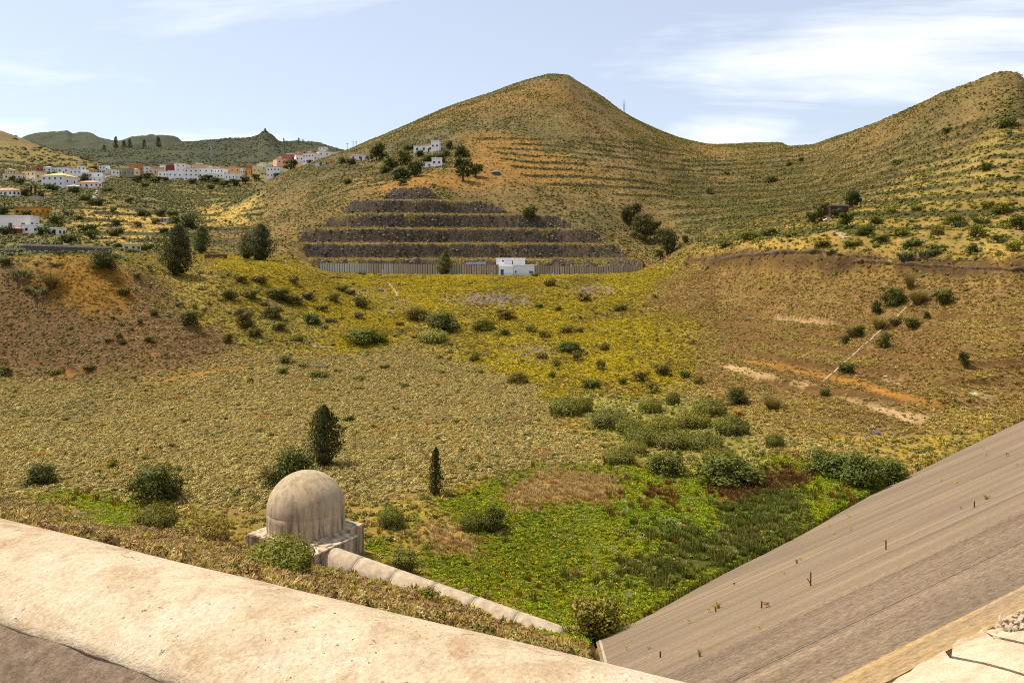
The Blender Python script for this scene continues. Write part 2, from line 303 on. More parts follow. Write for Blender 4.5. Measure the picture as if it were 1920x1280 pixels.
zone(3, [(400, 510), (470, 490), (600, 515), (960, 518), (1240, 510), (1290, 492), (1270, 515), (1190, 550), (1180, 575), (1290, 595), (1330, 630), (1310, 700), (1200, 745), (1060, 750), (940, 725), (880, 690), (860, 640), (800, 610), (700, 650), (620, 660), (520, 655), (470, 610), (420, 570)], (.27, .205, .045), (.19, .145, .045), (110, 262))
zone(1, [(-330, 690), (0, 700), (300, 705), (470, 660), (620, 665), (760, 640), (900, 690), (1060, 745), (1050, 800), (1160, 860), (900, 900), (700, 950), (480, 960), (250, 950), (0, 935), (-330, 900)], (.155, .115, .050), (.22, .15, .060), (55, 200))
zone(1, [(1300, 720), (1420, 790), (1640, 860), (1560, 880), (1400, 830), (1280, 760)], (.34, .245, .08), (.30, .21, .08), (80, 200))
zone(4, [(-330, 480), (0, 486), (190, 482), (260, 505), (330, 580), (470, 640), (440, 670), (250, 705), (-330, 710)], (.125, .074, .037), (.185, .115, .056), (105, 200))
zone(5, [(75, 480), (185, 481), (215, 500), (270, 570), (180, 585), (100, 575), (85, 540)], (.245, .14, .045), (.20, .115, .037), (120, 200))
zone(23, [(330, 520), (480, 530), (560, 590), (640, 605), (600, 650), (480, 660), (380, 600)], (.17, .145, .04), (.25, .19, .05), (120, 240), frac=.75)
for pl in ([(830, 560), (960, 548), (1010, 560), (960, 575), (840, 575)], [(1060, 530), (1120, 535), (1150, 560), (1080, 560)], [(960, 655), (1010, 660), (1030, 690), (990, 680)], [(1010, 640), (1060, 670), (1040, 672), (1000, 650)], [(700, 530), (735, 540), (770, 570), (740, 575)], [(1560, 800), (1660, 800), (1650, 835), (1590, 830)], [(480, 540), (505, 555), (500, 570), (480, 555)], [(660, 545), (690, 540), (680, 560)]):
    zone(20, pl, (.13, .105, .10), (.20, .155, .13), (80, 250), frac=.8)
zone(13, [(-330, 820), (0, 928), (250, 982), (480, 1020), (600, 1060), (800, 1115), (1030, 1190), (1116, 1205), (1140, 1500), (-330, 1500)], (.17, .098, .052), (.24, .145, .07), (5, 66), True)
zone(2, [(690, 1000), (760, 985), (870, 925), (1000, 880), (1150, 868), (1280, 870), (1450, 850), (1560, 880), (1700, 915), (1600, 1000), (1480, 1040), (1200, 1190), (1090, 1215), (1020, 1185), (880, 1110), (700, 1040)], (.07, .085, .011), (.12, .115, .018), (40, 92))
zone(2, [(60, 925), (190, 930), (300, 985), (200, 985), (80, 945)], (.12, .12, .03), (.2, .165, .05), (50, 92), frac=.7)
zone(24, [(640, 960), (780, 950), (870, 985), (800, 1050), (700, 1040), (600, 1000)], (.30, .19, .07), (.2, .19, .05), (40, 92), frac=.6)
zone(17, [(960, 915), (1080, 880), (1180, 890), (1170, 940), (1050, 950), (960, 965)], (.27, .17, .075), (.22, .155, .055), (40, 92), frac=.85)
zone(17, [(780, 990), (890, 1000), (880, 1035), (790, 1030)], (.43, .29, .15), (.34, .23, .09), (40, 92))
zone(19, [(1180, 1010), (1260, 960), (1450, 920), (1600, 930), (1520, 1000), (1330, 1080), (1230, 1110), (1150, 1090)], (.055, .062, .015), (.085, .08, .022), (40, 92), frac=.72)
zone(18, [(1185, 925), (1300, 905), (1420, 900), (1520, 870), (1500, 905), (1420, 930), (1250, 945)], (.15, .062, .026), (.20, .10, .04), (40, 92), frac=.75)
zone(22, [(1035, 745), (1110, 740), (1250, 740), (1340, 750), (1420, 800), (1440, 880), (1320, 900), (1200, 885), (1130, 830)], (.20, .185, .06), (.27, .22, .07), (60, 150), frac=.85)
jr = np.clip(np.arange(NR)[:, None] + np.round(rng.normal(size=(NR, NU)) * 2.6).astype(int), 0, NR - 1); ir = np.clip(np.arange(NU)[None, :] + np.round(rng.normal(size=(NR, NU)) * 6.0).astype(int), 0, NU - 1)
keep = (YY < 45) | (np.abs(YR[jr] / YY - 1) > .12); jr = np.where(keep, np.arange(NR)[:, None], jr); ir = np.where(keep, np.arange(NU)[None, :], ir)
ZONE = ZONE[jr, ir]; ZC = ZC[jr, ir]
QX, QY, _s = PX + 30 * W1, PYV + 24 * W2 + 12 * W3, (QX, QY)
zone(8, [(1285, 482), (1350, 477), (1400, 473), (1520, 471), (1640, 479), (1780, 486), (2250, 460), (2250, 492), (1920, 516), (1780, 514), (1640, 511), (1480, 504), (1350, 498), (1290, 494)], (.050, .030, .015), (.12, .072, .032), (120, 240), frac=.86); QX, QY = _s
for pl in ([(1350, 684), (1400, 688), (1520, 718), (1505, 728), (1390, 700)], [(1560, 740), (1680, 768), (1735, 784), (1700, 790), (1600, 762)], [(1445, 592), (1575, 602), (1570, 609), (1450, 600)], [(1575, 699), (1695, 714), (1690, 720), (1590, 708)], [(1822, 733), (1875, 740), (1860, 747), (1828, 743)], [(1700, 770), (1745, 783), (1733, 796), (1700, 788)]):
    QX, QY, _s = PX + 14 * W1, PYV + 9 * W3, (QX, QY); zone(7, pl, (.44, .32, .19), (.33, .23, .125), (90, 220), frac=.8); QX, QY = _s
for pl in ([(1395, 673), (1560, 702), (1770, 757), (1762, 768), (1545, 710), (1395, 680)], [(100, 701), (210, 692), (215, 696), (110, 706)], [(280, 714), (460, 686), (465, 689), (300, 718)]):
    QX, QY, _s = PX + 14 * W1, PYV + 9 * W3, (QX, QY); zone(7, pl, (.36, .18, .06), (.30, .16, .055), (90, 220)); QX, QY = _s
for _ in range(3):
    ZC[1:-1] = (ZC[:-2] + 2 * ZC[1:-1] + ZC[2:]) / 4; ZC[:, 1:-1] = (ZC[:, :-2] + 2 * ZC[:, 1:-1] + ZC[:, 2:]) / 4
big = fbm(XX / 75, YY / 75, 95, 4)[..., None] * 2.6; hz = np.isin(ZONE, (0, 12, 21))[..., None]
ZC = np.where(hz, ZC * (1 + np.clip(big, -1, 1) * np.array((.26, .10, -.05))), ZC)                       # rust earth against greener turf
rz = RIS & np.isin(ZONE, (0, 10, 11, 12, 14, 21)); ZONE[rz] = 26; ZC[rz] = (.066, .058, .022)
rz = RIS & np.isin(ZONE, (4, 6)); ZONE[rz] = 27; ZC[rz] = ZC[rz] * .0 + np.array((.115, .066, .028))
tz = ~RIS & np.isin(ZONE, (21, 11)); ZC[tz] *= 1.12
lum = ZC.mean(-1, keepdims=True); ZC = np.clip((lum + (ZC - lum) * 1.30) * .80, .004, 1)
QV = QM; ZONE[QV] = 15; ZC[QV] = (np.array((.060, .046, .031)) * (1 - MXA) + np.array((.115, .088, .054)) * MXA)[QV]
ZONE[QBEN] = 16; ZC[QBEN] = (.21, .16, .05)

# ------------------------------------------------------------------ materials
def material(name):
    m = bpy.data.materials.new(name); m.use_nodes = True; t = m.node_tree; t.nodes.clear()
    o = N(t, 'ShaderNodeOutputMaterial'); b = N(t, 'ShaderNodeBsdfPrincipled'); t.links.new(b.outputs[0], o.inputs[0])
    b.inputs['Roughness'].default_value = .9; b.inputs['Specular IOR Level'].default_value = .15
    return m, t, b
def bump(t, b, h, strength, dist):
    n = N(t, 'ShaderNodeBump'); n.inputs['Strength'].default_value = strength; n.inputs['Distance'].default_value = dist
    t.links.new(h, n.inputs['Height']); t.links.new(n.outputs[0], b.inputs['Normal'])
def OBJC(t): return N(t, 'ShaderNodeTexCoord').outputs['Object']

def ground_material(name, s1, s2, s3, bs, bd):
    m, t, b = material(name)
    a = N(t, 'ShaderNodeVertexColor', layer_name='Col'); co = OBJC(t)
    n1 = NOISE(t, co, s1, 5, .68); n2 = NOISE(t, co, s2, 4, .6); n3 = NOISE(t, co, s3, 3, .55)
    v = MATH(t, 'MULTIPLY', RAMP(t, n1, [(.28, .55), (.72, 1.4)]), RAMP(t, n2, [(.3, .72), (.7, 1.25)]))
    v = MATH(t, 'MULTIPLY', v, RAMP(t, n3, [(.3, .85), (.7, 1.12)]))
    c = MIX(t, 1.0, a.outputs[0], v, 'MULTIPLY')
    t.links.new(c, b.inputs['Base Color']); bump(t, b, n1, bs, bd); return m
M_ground = ground_material('valley_soil', 3.2, .55, .12, .8, .18)
M_hill = ground_material('hill_soil', .75, .16, .03, .9, .7)
M_mount = ground_material('mountain_soil', .12, .035, .011, 1.0, 6.0)
def rock_material():
    m, t, b = material('quarry_rock'); co = OBJC(t)
    a = N(t, 'ShaderNodeVertexColor', layer_name='Col')
    vo = N(t, 'ShaderNodeTexVoronoi', feature='DISTANCE_TO_EDGE'); vo.inputs['Scale'].default_value = .85
    t.links.new(MAPPING(t, co, (1, .6, 1.4)), vo.inputs['Vector'])
    n1 = NOISE(t, co, 1.6, 6, .72); n2 = NOISE(t, co, .14, 4, .6)
    v = MATH(t, 'MULTIPLY', RAMP(t, n1, [(.34, .22), (.5, .8), (.60, 1.5), (.68, 2.9)]), RAMP(t, vo.outputs[0], [(0, .45), (.12, 1.0)]))
    c = MIX(t, 1, a.outputs[0], v, 'MULTIPLY')
    c = MIX(t, MATH(t, 'MULTIPLY', RAMP(t, n2, [(.5, 0), (.72, 1)]), .5), c, (.17, .095, .05))
    t.links.new(c, b.inputs['Base Color']); bump(t, b, n1, 1.0, .6); return m
M_quarry = rock_material()

# ------------------------------------------------------------------ ground meshes
idx = np.arange(NR * NU).reshape(NR, NU)
Qall = np.stack([idx[:-1, :-1], idx[:-1, 1:], idx[1:, 1:], idx[1:, :-1]], -1)
rowY = YR[:-1, None] * np.ones((1, NU - 1)); qmask = QM[:-1, :-1] | QM[1:, 1:] | QM[:-1, 1:] | QM[1:, :-1]
V3 = np.stack([XX, YY, Z], -1).reshape(-1, 3); C3 = ZC.reshape(-1, 3)
def ground_object(name, fm, mat, label, cat):
    q = Qall[fm]; uq, inv = np.unique(q, return_inverse=True)
    me = fast_mesh(name, V3[uq], inv.reshape(-1, 4), mat)
    at = me.color_attributes.new('Col', 'FLOAT_COLOR', 'POINT')
    at.data.foreach_set('color', np.concatenate([C3[uq], np.ones((len(uq), 1))], 1).astype('f').ravel())
    return tag(link(name, me), label, cat, kind='structure')
ground_object('valley_ground', (rowY < 256) & ~qmask, M_ground, 'dry bowl of the empty reservoir with scrub, grass and a green marshy bottom', 'ground')
ground_object('hill_terrain', (rowY >= 256) & (rowY < 955) & ~qmask, M_hill, 'pointed golden-green hill, saddle and terraced slopes behind the reservoir', 'hill')
ground_object('quarry_cliff', qmask, M_quarry, 'dark stepped quarry face with grassy benches above the concrete wall', 'cliff')
ground_object('mountain_terrain', rowY >= 955, M_mount, 'grey-green mountain ridges on the skyline beyond the village', 'mountains')

# ------------------------------------------------------------------ masonry materials
def plain(name, col, var=.12, scale=3.0, rough=.85, bs=.25, bd=.02, objcol=False, stain=0.0):
    m, t, b = material(name); co = OBJC(t); n = NOISE(t, co, scale, 5, .65)
    base = N(t, 'ShaderNodeObjectInfo').outputs['Color'] if objcol else col
    if isinstance(base, tuple):
        rgb = N(t, 'ShaderNodeRGB'); rgb.outputs[0].default_value = (*base, 1); base = rgb.outputs[0]
    c = MIX(t, 1, base, RAMP(t, n, [(.3, 1 - var), (.7, 1 + var)]), 'MULTIPLY')
    if stain:
        s = NOISE(t, MAPPING(t, co, (1.6, 1.6, .12)), 1.1, 4, .6)
        c = MIX(t, MATH(t, 'MULTIPLY', RAMP(t, s, [(.48, 0), (.66, 1)]), stain), c, (.05, .042, .035))
    t.links.new(c, b.inputs['Base Color']); b.inputs['Roughness'].default_value = rough; bump(t, b, n, bs, bd); return m
def crest_material():
    m, t, b = material('rendered_crest'); co = OBJC(t)
    big = NOISE(t, co, .42, 4, .6, .6); mid = NOISE(t, MAPPING(t, co, (1, 1, 2.2), (0, 0, R(27))), 2.6, 6, .68, .5); fine = NOISE(t, co, 26, 4, .7)
    c = MIX(t, RAMP(t, big, [(.40, 0.0), (.66, 1.0)]), (.50, .415, .295), (.42, .32, .20))
    blot = MATH(t, 'MULTIPLY', RAMP(t, mid, [(.46, 0), (.62, 1)]), RAMP(t, big, [(.38, .15), (.60, 1)]))
    c = MIX(t, MATH(t, 'MULTIPLY', blot, .8), c, (.31, .20, .105))
    c = MIX(t, 1, c, RAMP(t, fine, [(.3, .74), (.7, 1.16)]), 'MULTIPLY')
    # hair cracks and small dark pits
    cr = N(t, 'ShaderNodeTexVoronoi', feature='DISTANCE_TO_EDGE'); cr.inputs['Scale'].default_value = .8
    dn = N(t, 'ShaderNodeTexNoise'); dn.inputs['Scale'].default_value = 3.2; dn.inputs['Detail'].default_value = 6; t.links.new(co, dn.inputs['Vector'])
    wv = N(t, 'ShaderNodeVectorMath', operation='MULTIPLY_ADD'); t.links.new(dn.outputs['Color'], wv.inputs[0]); wv.inputs[1].default_value = (.7, .7, .7); t.links.new(co, wv.inputs[2])
    t.links.new(wv.outputs[0], cr.inputs['Vector'])
    crm = MATH(t, 'MULTIPLY', RAMP(t, cr.outputs[0], [(0.0, 1), (.0035, 0)]), RAMP(t, NOISE(t, co, 1.1, 3), [(.58, 0), (.64, 1)]))
    pit = MATH(t, 'MULTIPLY', RAMP(t, NOISE(t, co, 17, 3, .7), [(.66, 0), (.70, 1)]), RAMP(t, NOISE(t, co, 1.3, 3, .6), [(.46, 0), (.60, 1)]))
    d = MATH(t, 'MAXIMUM', crm, pit)
    drip = MATH(t, 'MULTIPLY', RAMP(t, NOISE(t, MAPPING(t, co, (3.0, .5, .5), (0, 0, R(63.1))), 1.6, 5, .65), [(.58, 0), (.70, 1)]), .4)
    c = MIX(t, drip, c, (.27, .175, .10))
    c = MIX(t, MATH(t, 'MULTIPLY', d, .8), c, (.11, .072, .045))
    t.links.new(c, b.inputs['Base Color'])
    hgt = MATH(t, 'SUBTRACT', MATH(t, 'ADD', MATH(t, 'MULTIPLY', fine, .5), mid), MATH(t, 'MULTIPLY', d, 1.2))
    bump(t, b, hgt, .8, .04); return m
M_crest = crest_material()
def ledge_material():
    m, t, b = material('coarse_mortar'); co = OBJC(t); n = NOISE(t, co, 9, 7, .75); g = NOISE(t, co, 1.2, 4)
    c = MIX(t, RAMP(t, n, [(.32, 0), (.68, 1)]), (.12, .083, .056), (.30, .215, .145))
    c = MIX(t, MATH(t, 'MULTIPLY', RAMP(t, g, [(.6, 0), (.66, 1)]), .6), c, (.42, .33, .22))
    t.links.new(c, b.inputs['Base Color']); bump(t, b, n, 1.0, .05); return m
M_ledge = ledge_material()
def dam_material(name, ca, cb, cc, rough_scale, dark=.0):
    m, t, b = material(name); uv = N(t, 'ShaderNodeUVMap', uv_map='UVMap').outputs[0]
    st = NOISE(t, MAPPING(t, uv, (.022, .9, 1)), 1.0, 5, .62, .3); st2 = NOISE(t, MAPPING(t, uv, (.06, 1.7, 1)), 1.0, 4, .6)
    gr = NOISE(t, MAPPING(t, uv, (1.0, 1.25, 1)), rough_scale, 6, .78); bl = NOISE(t, uv, .11, 4, .6)
    c = MIX(t, RAMP(t, st, [(.34, 0), (.64, 1)]), ca, cb)
    c = MIX(t, MATH(t, 'MULTIPLY', RAMP(t, bl, [(.45, 0), (.68, 1)]), .6), c, cc)
    c = MIX(t, 1, c, RAMP(t, st2, [(.32, .86), (.68, 1.13)]), 'MULTIPLY')
    c = MIX(t, 1, c, RAMP(t, gr, [(.32, .72 - dark), (.68, 1.26)]), 'MULTIPLY')
    if dark > .3:
        sp = RAMP(t, NOISE(t, MAPPING(t, uv, (1, 1.2, 1)), 11.0, 3, .7), [(.60, 0), (.68, 1)]); c = MIX(t, MATH(t, 'MULTIPLY', sp, .45), c, (.50, .42, .33))
    oi = N(t, 'ShaderNodeObjectInfo').outputs['Random']
    c = MIX(t, 1, c, RAMP(t, oi, [(0, .95), (1, 1.04)]), 'MULTIPLY')
    t.links.new(c, b.inputs['Base Color']); bump(t, b, MATH(t, 'ADD', gr, MATH(t, 'MULTIPLY', st2, .6)), .6, .04); return m
M_dam = dam_material('asphalt_facing', (.152, .112, .071), (.218, .159, .097), (.142, .107, .072), 5.5)
M_damrough = dam_material('rough_facing', (.135, .096, .060), (.255, .182, .115), (.125, .096, .069), 4.4, .34)
M_damochre = dam_material('ochre_facing', (.26, .18, .10), (.40, .27, .11), (.24, .175, .12), 5.0, .25)
M_slab = crest_material(); M_slab.name = 'slab_render'
M_lump = plain('broken_aggregate', (.46, .36, .24), .4, 14, .95, .6, .03)
def tower_material():
    m, t, b = material('tower_concrete'); co = OBJC(t)
    sep = N(t, 'ShaderNodeSeparateXYZ'); t.links.new(co, sep.inputs[0])
    n = NOISE(t, co, 1.3, 5, .65); f = NOISE(t, co, 9, 5, .7); run_ = NOISE(t, MAPPING(t, co, (2.4, 2.4, .22)), 1.0, 6, .65)
    c = MIX(t, RAMP(t, n, [(.33, 0), (.67, 1)]), (.40, .305, .19), (.50, .40, .265))

    mu = N(t, 'ShaderNodeMapRange'); mu.inputs[1].default_value = 2.2; mu.inputs[2].default_value = 3.4; t.links.new(sep.outputs[2], mu.inputs[0])
    c = MIX(t, MATH(t, 'MULTIPLY', mu.outputs[0], .5), c, (.31, .235, .135))              # weathered ochre crown
    lo = N(t, 'ShaderNodeMapRange'); lo.inputs[1].default_value = 1.9; lo.inputs[2].default_value = .7; t.links.new(sep.outputs[2], lo.inputs[0])
    st = MATH(t, 'MULTIPLY', RAMP(t, run_, [(.45, 0), (.62, 1)]), MATH(t, 'MULTIPLY_ADD', lo.outputs[0], .55))
    c = MIX(t, MATH(t, 'MULTIPLY', st, .85, True), c, (.10, .08, .062))                      # rain streaks
    pale = RAMP(t, NOISE(t, MAPPING(t, co, (2.0, 2.0, .3), (0, 0, 0), (7, 3, 1)), 1.0, 4), [(.56, 0), (.68, 1)])
    c = MIX(t, MATH(t, 'MULTIPLY', MATH(t, 'MULTIPLY', pale, lo.outputs[0]), .8), c, (.60, .53, .43))
    c = MIX(t, 1, c, RAMP(t, f, [(.3, .85), (.7, 1.12)]), 'MULTIPLY')
    t.links.new(c, b.inputs['Base Color']); bump(t, b, f, .4, .03); return m
M_tower = tower_material()
M_pipe = plain('pipe_concrete', (.36, .285, .195), .3, 2.2, .9, .4, .02)
M_conc = plain('grey_concrete', (.36, .31, .25), .2, 1.5, .9, .3, .03)
M_panel = plain('cast_panel', (.3, .26, .21), .16, .8, .9, .3, .03, True, .75)
M_paint = plain('house_paint', (.8, .8, .8), .05, .7, .8, .1, .01, True)
M_roof = plain('house_roof', (.5, .25, .15), .18, 1.5, .85, .3, .03, True)
M_glass, _t, _b = material('dark_window'); _b.inputs['Base Color'].default_value = (.022, .026, .032, 1); _b.inputs['Roughness'].default_value = .15; _b.inputs['Specular IOR Level'].default_value = .5
M_stone = plain('dark_stone', (.10, .085, .08), .45, 1.6, .95, .8, .12)
M_metal = plain('galvanised_metal', (.33, .34, .35), .1, 4, .5, .1, .01)
M_rust = plain('rusty_sheet', (.16, .065, .035), .25, 2, .8, .2, .02)
M_solar, _t, _b = material('solar_glass'); _b.inputs['Base Color'].default_value = (.055, .075, .15, 1); _b.inputs['Roughness'].default_value = .25; _b.inputs['Specular IOR Level'].default_value = .5

# ------------------------------------------------------------------ rounded crest wall in the foreground
nS = Vector((.453, .892, 0)).normalized(); dS = Vector((-nS.y, nS.x, 0)); RC = 1.3; CC = (4.889, -4.074)
def crest_pt(l, s, z): return (nS.x * s + dS.x * l, nS.y * s + dS.y * l, z)
def crest_sheet(name, th0, th1, nth, r_of, mat, l0=-14, l1=20, nl=360, tail=None, parent=None):
    L = np.linspace(l0, l1, nl); T = np.linspace(R(th0), R(th1), nth); V = []; 
    for l in L:
        row = []
        for k, th in enumerate(T):
            r, tt = r_of(l, th, k); row.append(crest_pt(l, CC[0] + r * math.cos(tt), CC[1] + r * math.sin(tt)))
        if tail:
            for ds, z in tail: row.append(crest_pt(l, CC[0] + ds, z))
        V += row
    n = nth + (len(tail) if tail else 0); q = [(i * n + k, (i + 1) * n + k, (i + 1) * n + k + 1, i * n + k + 1) for i in range(nl - 1) for k in range(n - 1)]
    return link(name, fast_mesh(name, V, np.array(q)[:, ::-1], mat), parent)
lw = np.linspace(-14, 20, 700)
chip = .035 * np.abs(fbm(lw * 1.3, lw * 0, 201, 3)) * 2 + .06 * np.clip(fbm(lw * .55, lw * 0 + 4, 203, 3) - .10, 0, 1) * 4 + .012 * fbm(lw * 9, lw * 0, 207, 2)
und = fbm(lw * .35, lw * 0 + 9, 205, 3) * .05
def r_cream(l, th, k):
    e = np.interp(l, lw, chip); lim = R(130.5) - e
    return RC + np.interp(l, lw, und) * (1 if th > R(70) else .6) + (0 if k else -.045), min(th, lim)
cw = empty('crest_wall', crest_pt(0, CC[0], -4.1)); tag(cw, 'long cream rendered wall with a rounded top running across the near corner', 'wall')
def fix_parent(o, p): o.parent = p; o.matrix_parent_inverse = Matrix.Translation(-Vector(p.location)) if p.rotation_euler[2] == 0 else p.matrix_basis.inverted()
w1 = crest_sheet('rounded_top', 133, -12, 40, lambda l, th, k: r_cream(l, th, k), M_crest, tail=[(1.30, -5.2), (1.32, -12)]); fix_parent(w1, cw)
w2 = crest_sheet('mortar_ledge', 205, 126, 26, lambda l, th, k: (RC - .03 + .012 * math.sin(l * 7 + th * 9), th), M_ledge, nl=240); fix_parent(w2, cw)
w2['label'] = 'brown coarse mortar band below the chipped edge'
fl = MB(); a = [crest_pt(l, s, -4.62) for l, s in ((-14, -9), (20, -9), (20, 3.9), (-14, 3.9))]; b_ = [(x, y, z - .3) for x, y, z in a]
fl.add(a + b_, [(0, 1, 2, 3), (7, 6, 5, 4), (0, 4, 5, 1), (1, 5, 6, 2), (2, 6, 7, 3), (3, 7, 4, 0)])
tag(link('crest_path', fl.mesh('crest_path', M_conc)), kind='structure')

# ------------------------------------------------------------------ dam face: paved in strips
dJ = Vector((.951, .309)); pJ = Vector((-.309, .951)); dn = Vector((-DC[1], -DC[2], 1)).normalized()
DPOLY = [(1.9, 10), (20, 10), (112, 101), (108, 139), (4.9, 47.7)]
def clip(poly, nx, ny, c, keep_ge):
    out = []
    for i in range(len(poly)):
        p, q = poly[i], poly[(i + 1) % len(poly)]; dp = nx * p[0] + ny * p[1] - c; dq = nx * q[0] + ny * q[1] - c
        if not keep_ge: dp, dq = -dp, -dq
        if dp >= 0: out.append(p)
        if (dp >= 0) != (dq >= 0): k = dp / (dp - dq); out.append((p[0] + (q[0] - p[0]) * k, p[1] + (q[1] - p[1]) * k))
    return out
def plate(name, poly, off, th, mat, parent):
    n = len(poly); top = [Vector((x, y, damz(x, y))) + dn * off for x, y in poly]; bot = [p - dn * th for p in top]
    f = [tuple(range(n)), tuple(range(2 * n - 1, n - 1, -1))] + [(i, n + i, n + (i + 1) % n, (i + 1) % n) for i in range(n)]
    me = new_mesh(name, top + bot, f, [mat]); uv = me.uv_layers.new(name='UVMap')
    for lp in me.loops:
        v = me.vertices[lp.vertex_index].co; uv.data[lp.index].uv = (v.x * dJ.x + v.y * dJ.y, v.x * pJ.x + v.y * pJ.y)
    return link(name, me, parent)
dam = empty('dam', (0, 0, 0)); tag(dam, 'sloping brown-grey paved dam face dropping to the reservoir floor', 'dam')
edges = [12.55, 14.1, 17.9, 22.4, 25.6, 28.6, 31.6, 34.4, 37.2, 40.0, 43, 46, 49.5, 53, 57, 61, 66, 72, 80, 92, 110]
for i, (a, b_) in enumerate(zip(edges[:-1], edges[1:])):
    poly = clip(clip(DPOLY, pJ.x, pJ.y, a + .005, True), pJ.x, pJ.y, b_ - .005, False)
    if len(poly) < 3: continue
    mt = M_damochre if i == 0 else M_damrough if i < 3 else M_dam
    o = plate('facing_strip', poly, [0.004, .0, .010, .0, .006, .003][i % 6], .3, mt, dam)
    if i == 0: o['label'] = 'ochre stained strip beside the pale slab'
# pale kerb along the left edge of the face
kb = MB(); k0 = Vector((4.62, 43.6, damz(4.62, 43.6))); k1 = Vector((2.2, 13, damz(2.2, 13)))
kb.tube([k0 + Vector((.1, -1.2, .42)), k1 + Vector((.1, 0, -.06))], .12, 6); tag(link('kerb', kb.mesh('kerb', M_pipe), dam))
# broken pale slabs at the crest corner
cs = empty('crest_slab', (9, 15, damz(9, 15))); tag(cs, 'cracked cream concrete slab in the lower corner beside the dam face', 'slab')
def pl(px, py): Y = dam_depth(px, py); return ((px - CX) / F * Y, Y)
jag = [(1640, 1316), (1668, 1297), (1690, 1279), (1712, 1268), (1727, 1254), (1752, 1243), (1775, 1228), (1792, 1219), (1801, 1208), (1830, 1201), (1846, 1190), (1862, 1188)]
slabs = [[pl(*p) for p in jag[:7]] + [pl(*p) for p in ((1786, 1243), (1850, 1256), (1900, 1270), (1960, 1290), (1960, 1420), (1560, 1420))],
         [pl(*p) for p in jag[7:11]] + [pl(*p) for p in ((1868, 1206), (1925, 1219), (1985, 1235), (1985, 1288), (1962, 1287), (1902, 1267), (1852, 1253), (1790, 1240))],
         [pl(*p) for p in ((1849, 1194), (1868, 1190), (1900, 1197), (1950, 1190), (2010, 1180), (2010, 1236), (1926, 1216), (1870, 1203))]]
for i, sp in enumerate(slabs):
    o = plate('slab', sp, .10 + .01 * i, .4, M_slab, cs); o.matrix_parent_inverse = Matrix.Translation(-cs.location)
def lump(r, seed, mat, name='lump'):
    bm = bmesh.new(); bmesh.ops.create_icosphere(bm, subdivisions=2, radius=r); rd = random.Random(seed)
    ph = [rd.uniform(0, 6) for _ in range(6)]
    for v in bm.verts:
        p = v.co / r; d = .22 * math.sin(3.1 * p.x + ph[0]) * math.cos(2.7 * p.y + ph[1]) + .2 * math.sin(4.3 * p.z + ph[2] + 2 * p.x) + .1 * math.sin(9 * p.y + ph[3]) + rd.uniform(-.06, .06)
        v.co *= 1 + d
    me = bpy.data.meshes.new(name); bm.to_mesh(me); bm.free(); me.materials.append(mat); return me
LM = [lump(1, i, M_lump) for i in range(4)]
rb = empty('broken_masonry', (11.2, 17, damz(11.2, 17))); tag(rb, 'crumbled heap of pale broken concrete at the slab edge', 'rubble')
for i in range(30):
    px = random.uniform(1868, 1950); py = 1188 - (px - 1868) * .45 + random.uniform(-14, 22); x, y = pl(px, py)
    o = link('concrete_lump', LM[i % 4], rb); o.location = Vector((x, y, damz(x, y) + .10)) - rb.location
    k = random.uniform(.04, .10); o.scale = (k, k * random.uniform(.7, 1.2), k * random.uniform(.6, 1)); o.rotation_euler = [random.uniform(0, 6) for _ in range(3)]

# ------------------------------------------------------------------ domed intake tower and its pipe
tc0 = Vector((-14.1, 54.0, -17.9)); rot = math.atan2(-.48, .877)
tw = empty('intake_tower', tc0, rot); tag(tw, 'weathered concrete tower with a round dome on a square base', 'tower')
def lathe(name, prof, mat, parent, n=64):
    V = []; q = []
    for (r, z) in prof:
        for k in range(n): V.append((r * math.cos(2 * math.pi * k / n), r * math.sin(2 * math.pi * k / n), z))
    for i in range(len(prof) - 1):
        for k in range(n): q.append((i * n + k, i * n + (k + 1) % n, (i + 1) * n + (k + 1) % n, (i + 1) * n + k))
    return link(name, fast_mesh(name, V, q, mat), parent)
R0 = 2.6
lathe('drum', [(R0, -.05), (R0, .4), (R0, .9), (R0, 1.36), (R0 - .02, 1.38)], M_tower, tw)
lathe('dome', [((R0 + .012) * math.cos(a) + .001, 1.36 + (R0 - .02) * math.sin(a)) for a in [math.pi / 2 * k / 22 for k in range(23)]], M_tower, tw)
lathe('footing_ring', [(R0, .05), (R0 + .10, .05), (R0 + .10, -.02)], M_tower, tw)
def bevel_box(x0, x1, y0, y1, z0, z1, name, mat, parent, bv=.05):
    me = MB().box(x0, x1, y0, y1, z0, z1).mesh(name, mat); bm = bmesh.new(); bm.from_mesh(me)
    bmesh.ops.bevel(bm, geom=bm.edges[:], offset=bv, segments=2, affect='EDGES'); bm.to_mesh(me); bm.free(); return link(name, me, parent)
bevel_box(-2.78, 2.78, -2.78, 2.78, -3.4, -.02, 'base_block', M_tower, tw)
bevel_box(2.70, 3.75, -3.35, .72, -3.5, -.20, 'outlet_block', M_tower, tw)
bevel_box(2.60, 3.86, -3.46, .84, -.22, -.10, 'cover_slab', M_tower, tw, .03)
p0 = Vector((-12.0, 50.95, -19.05)); p1 = Vector((2.8, 43.0, -20.75)); dp = (p1 - p0).normalized()
pp = empty('concrete_pipe', p0); tag(pp, 'thick pale concrete pipe running from the domed tower along the bank', 'pipe')
nseg = 6; Ls = (p1 - p0).length / nseg
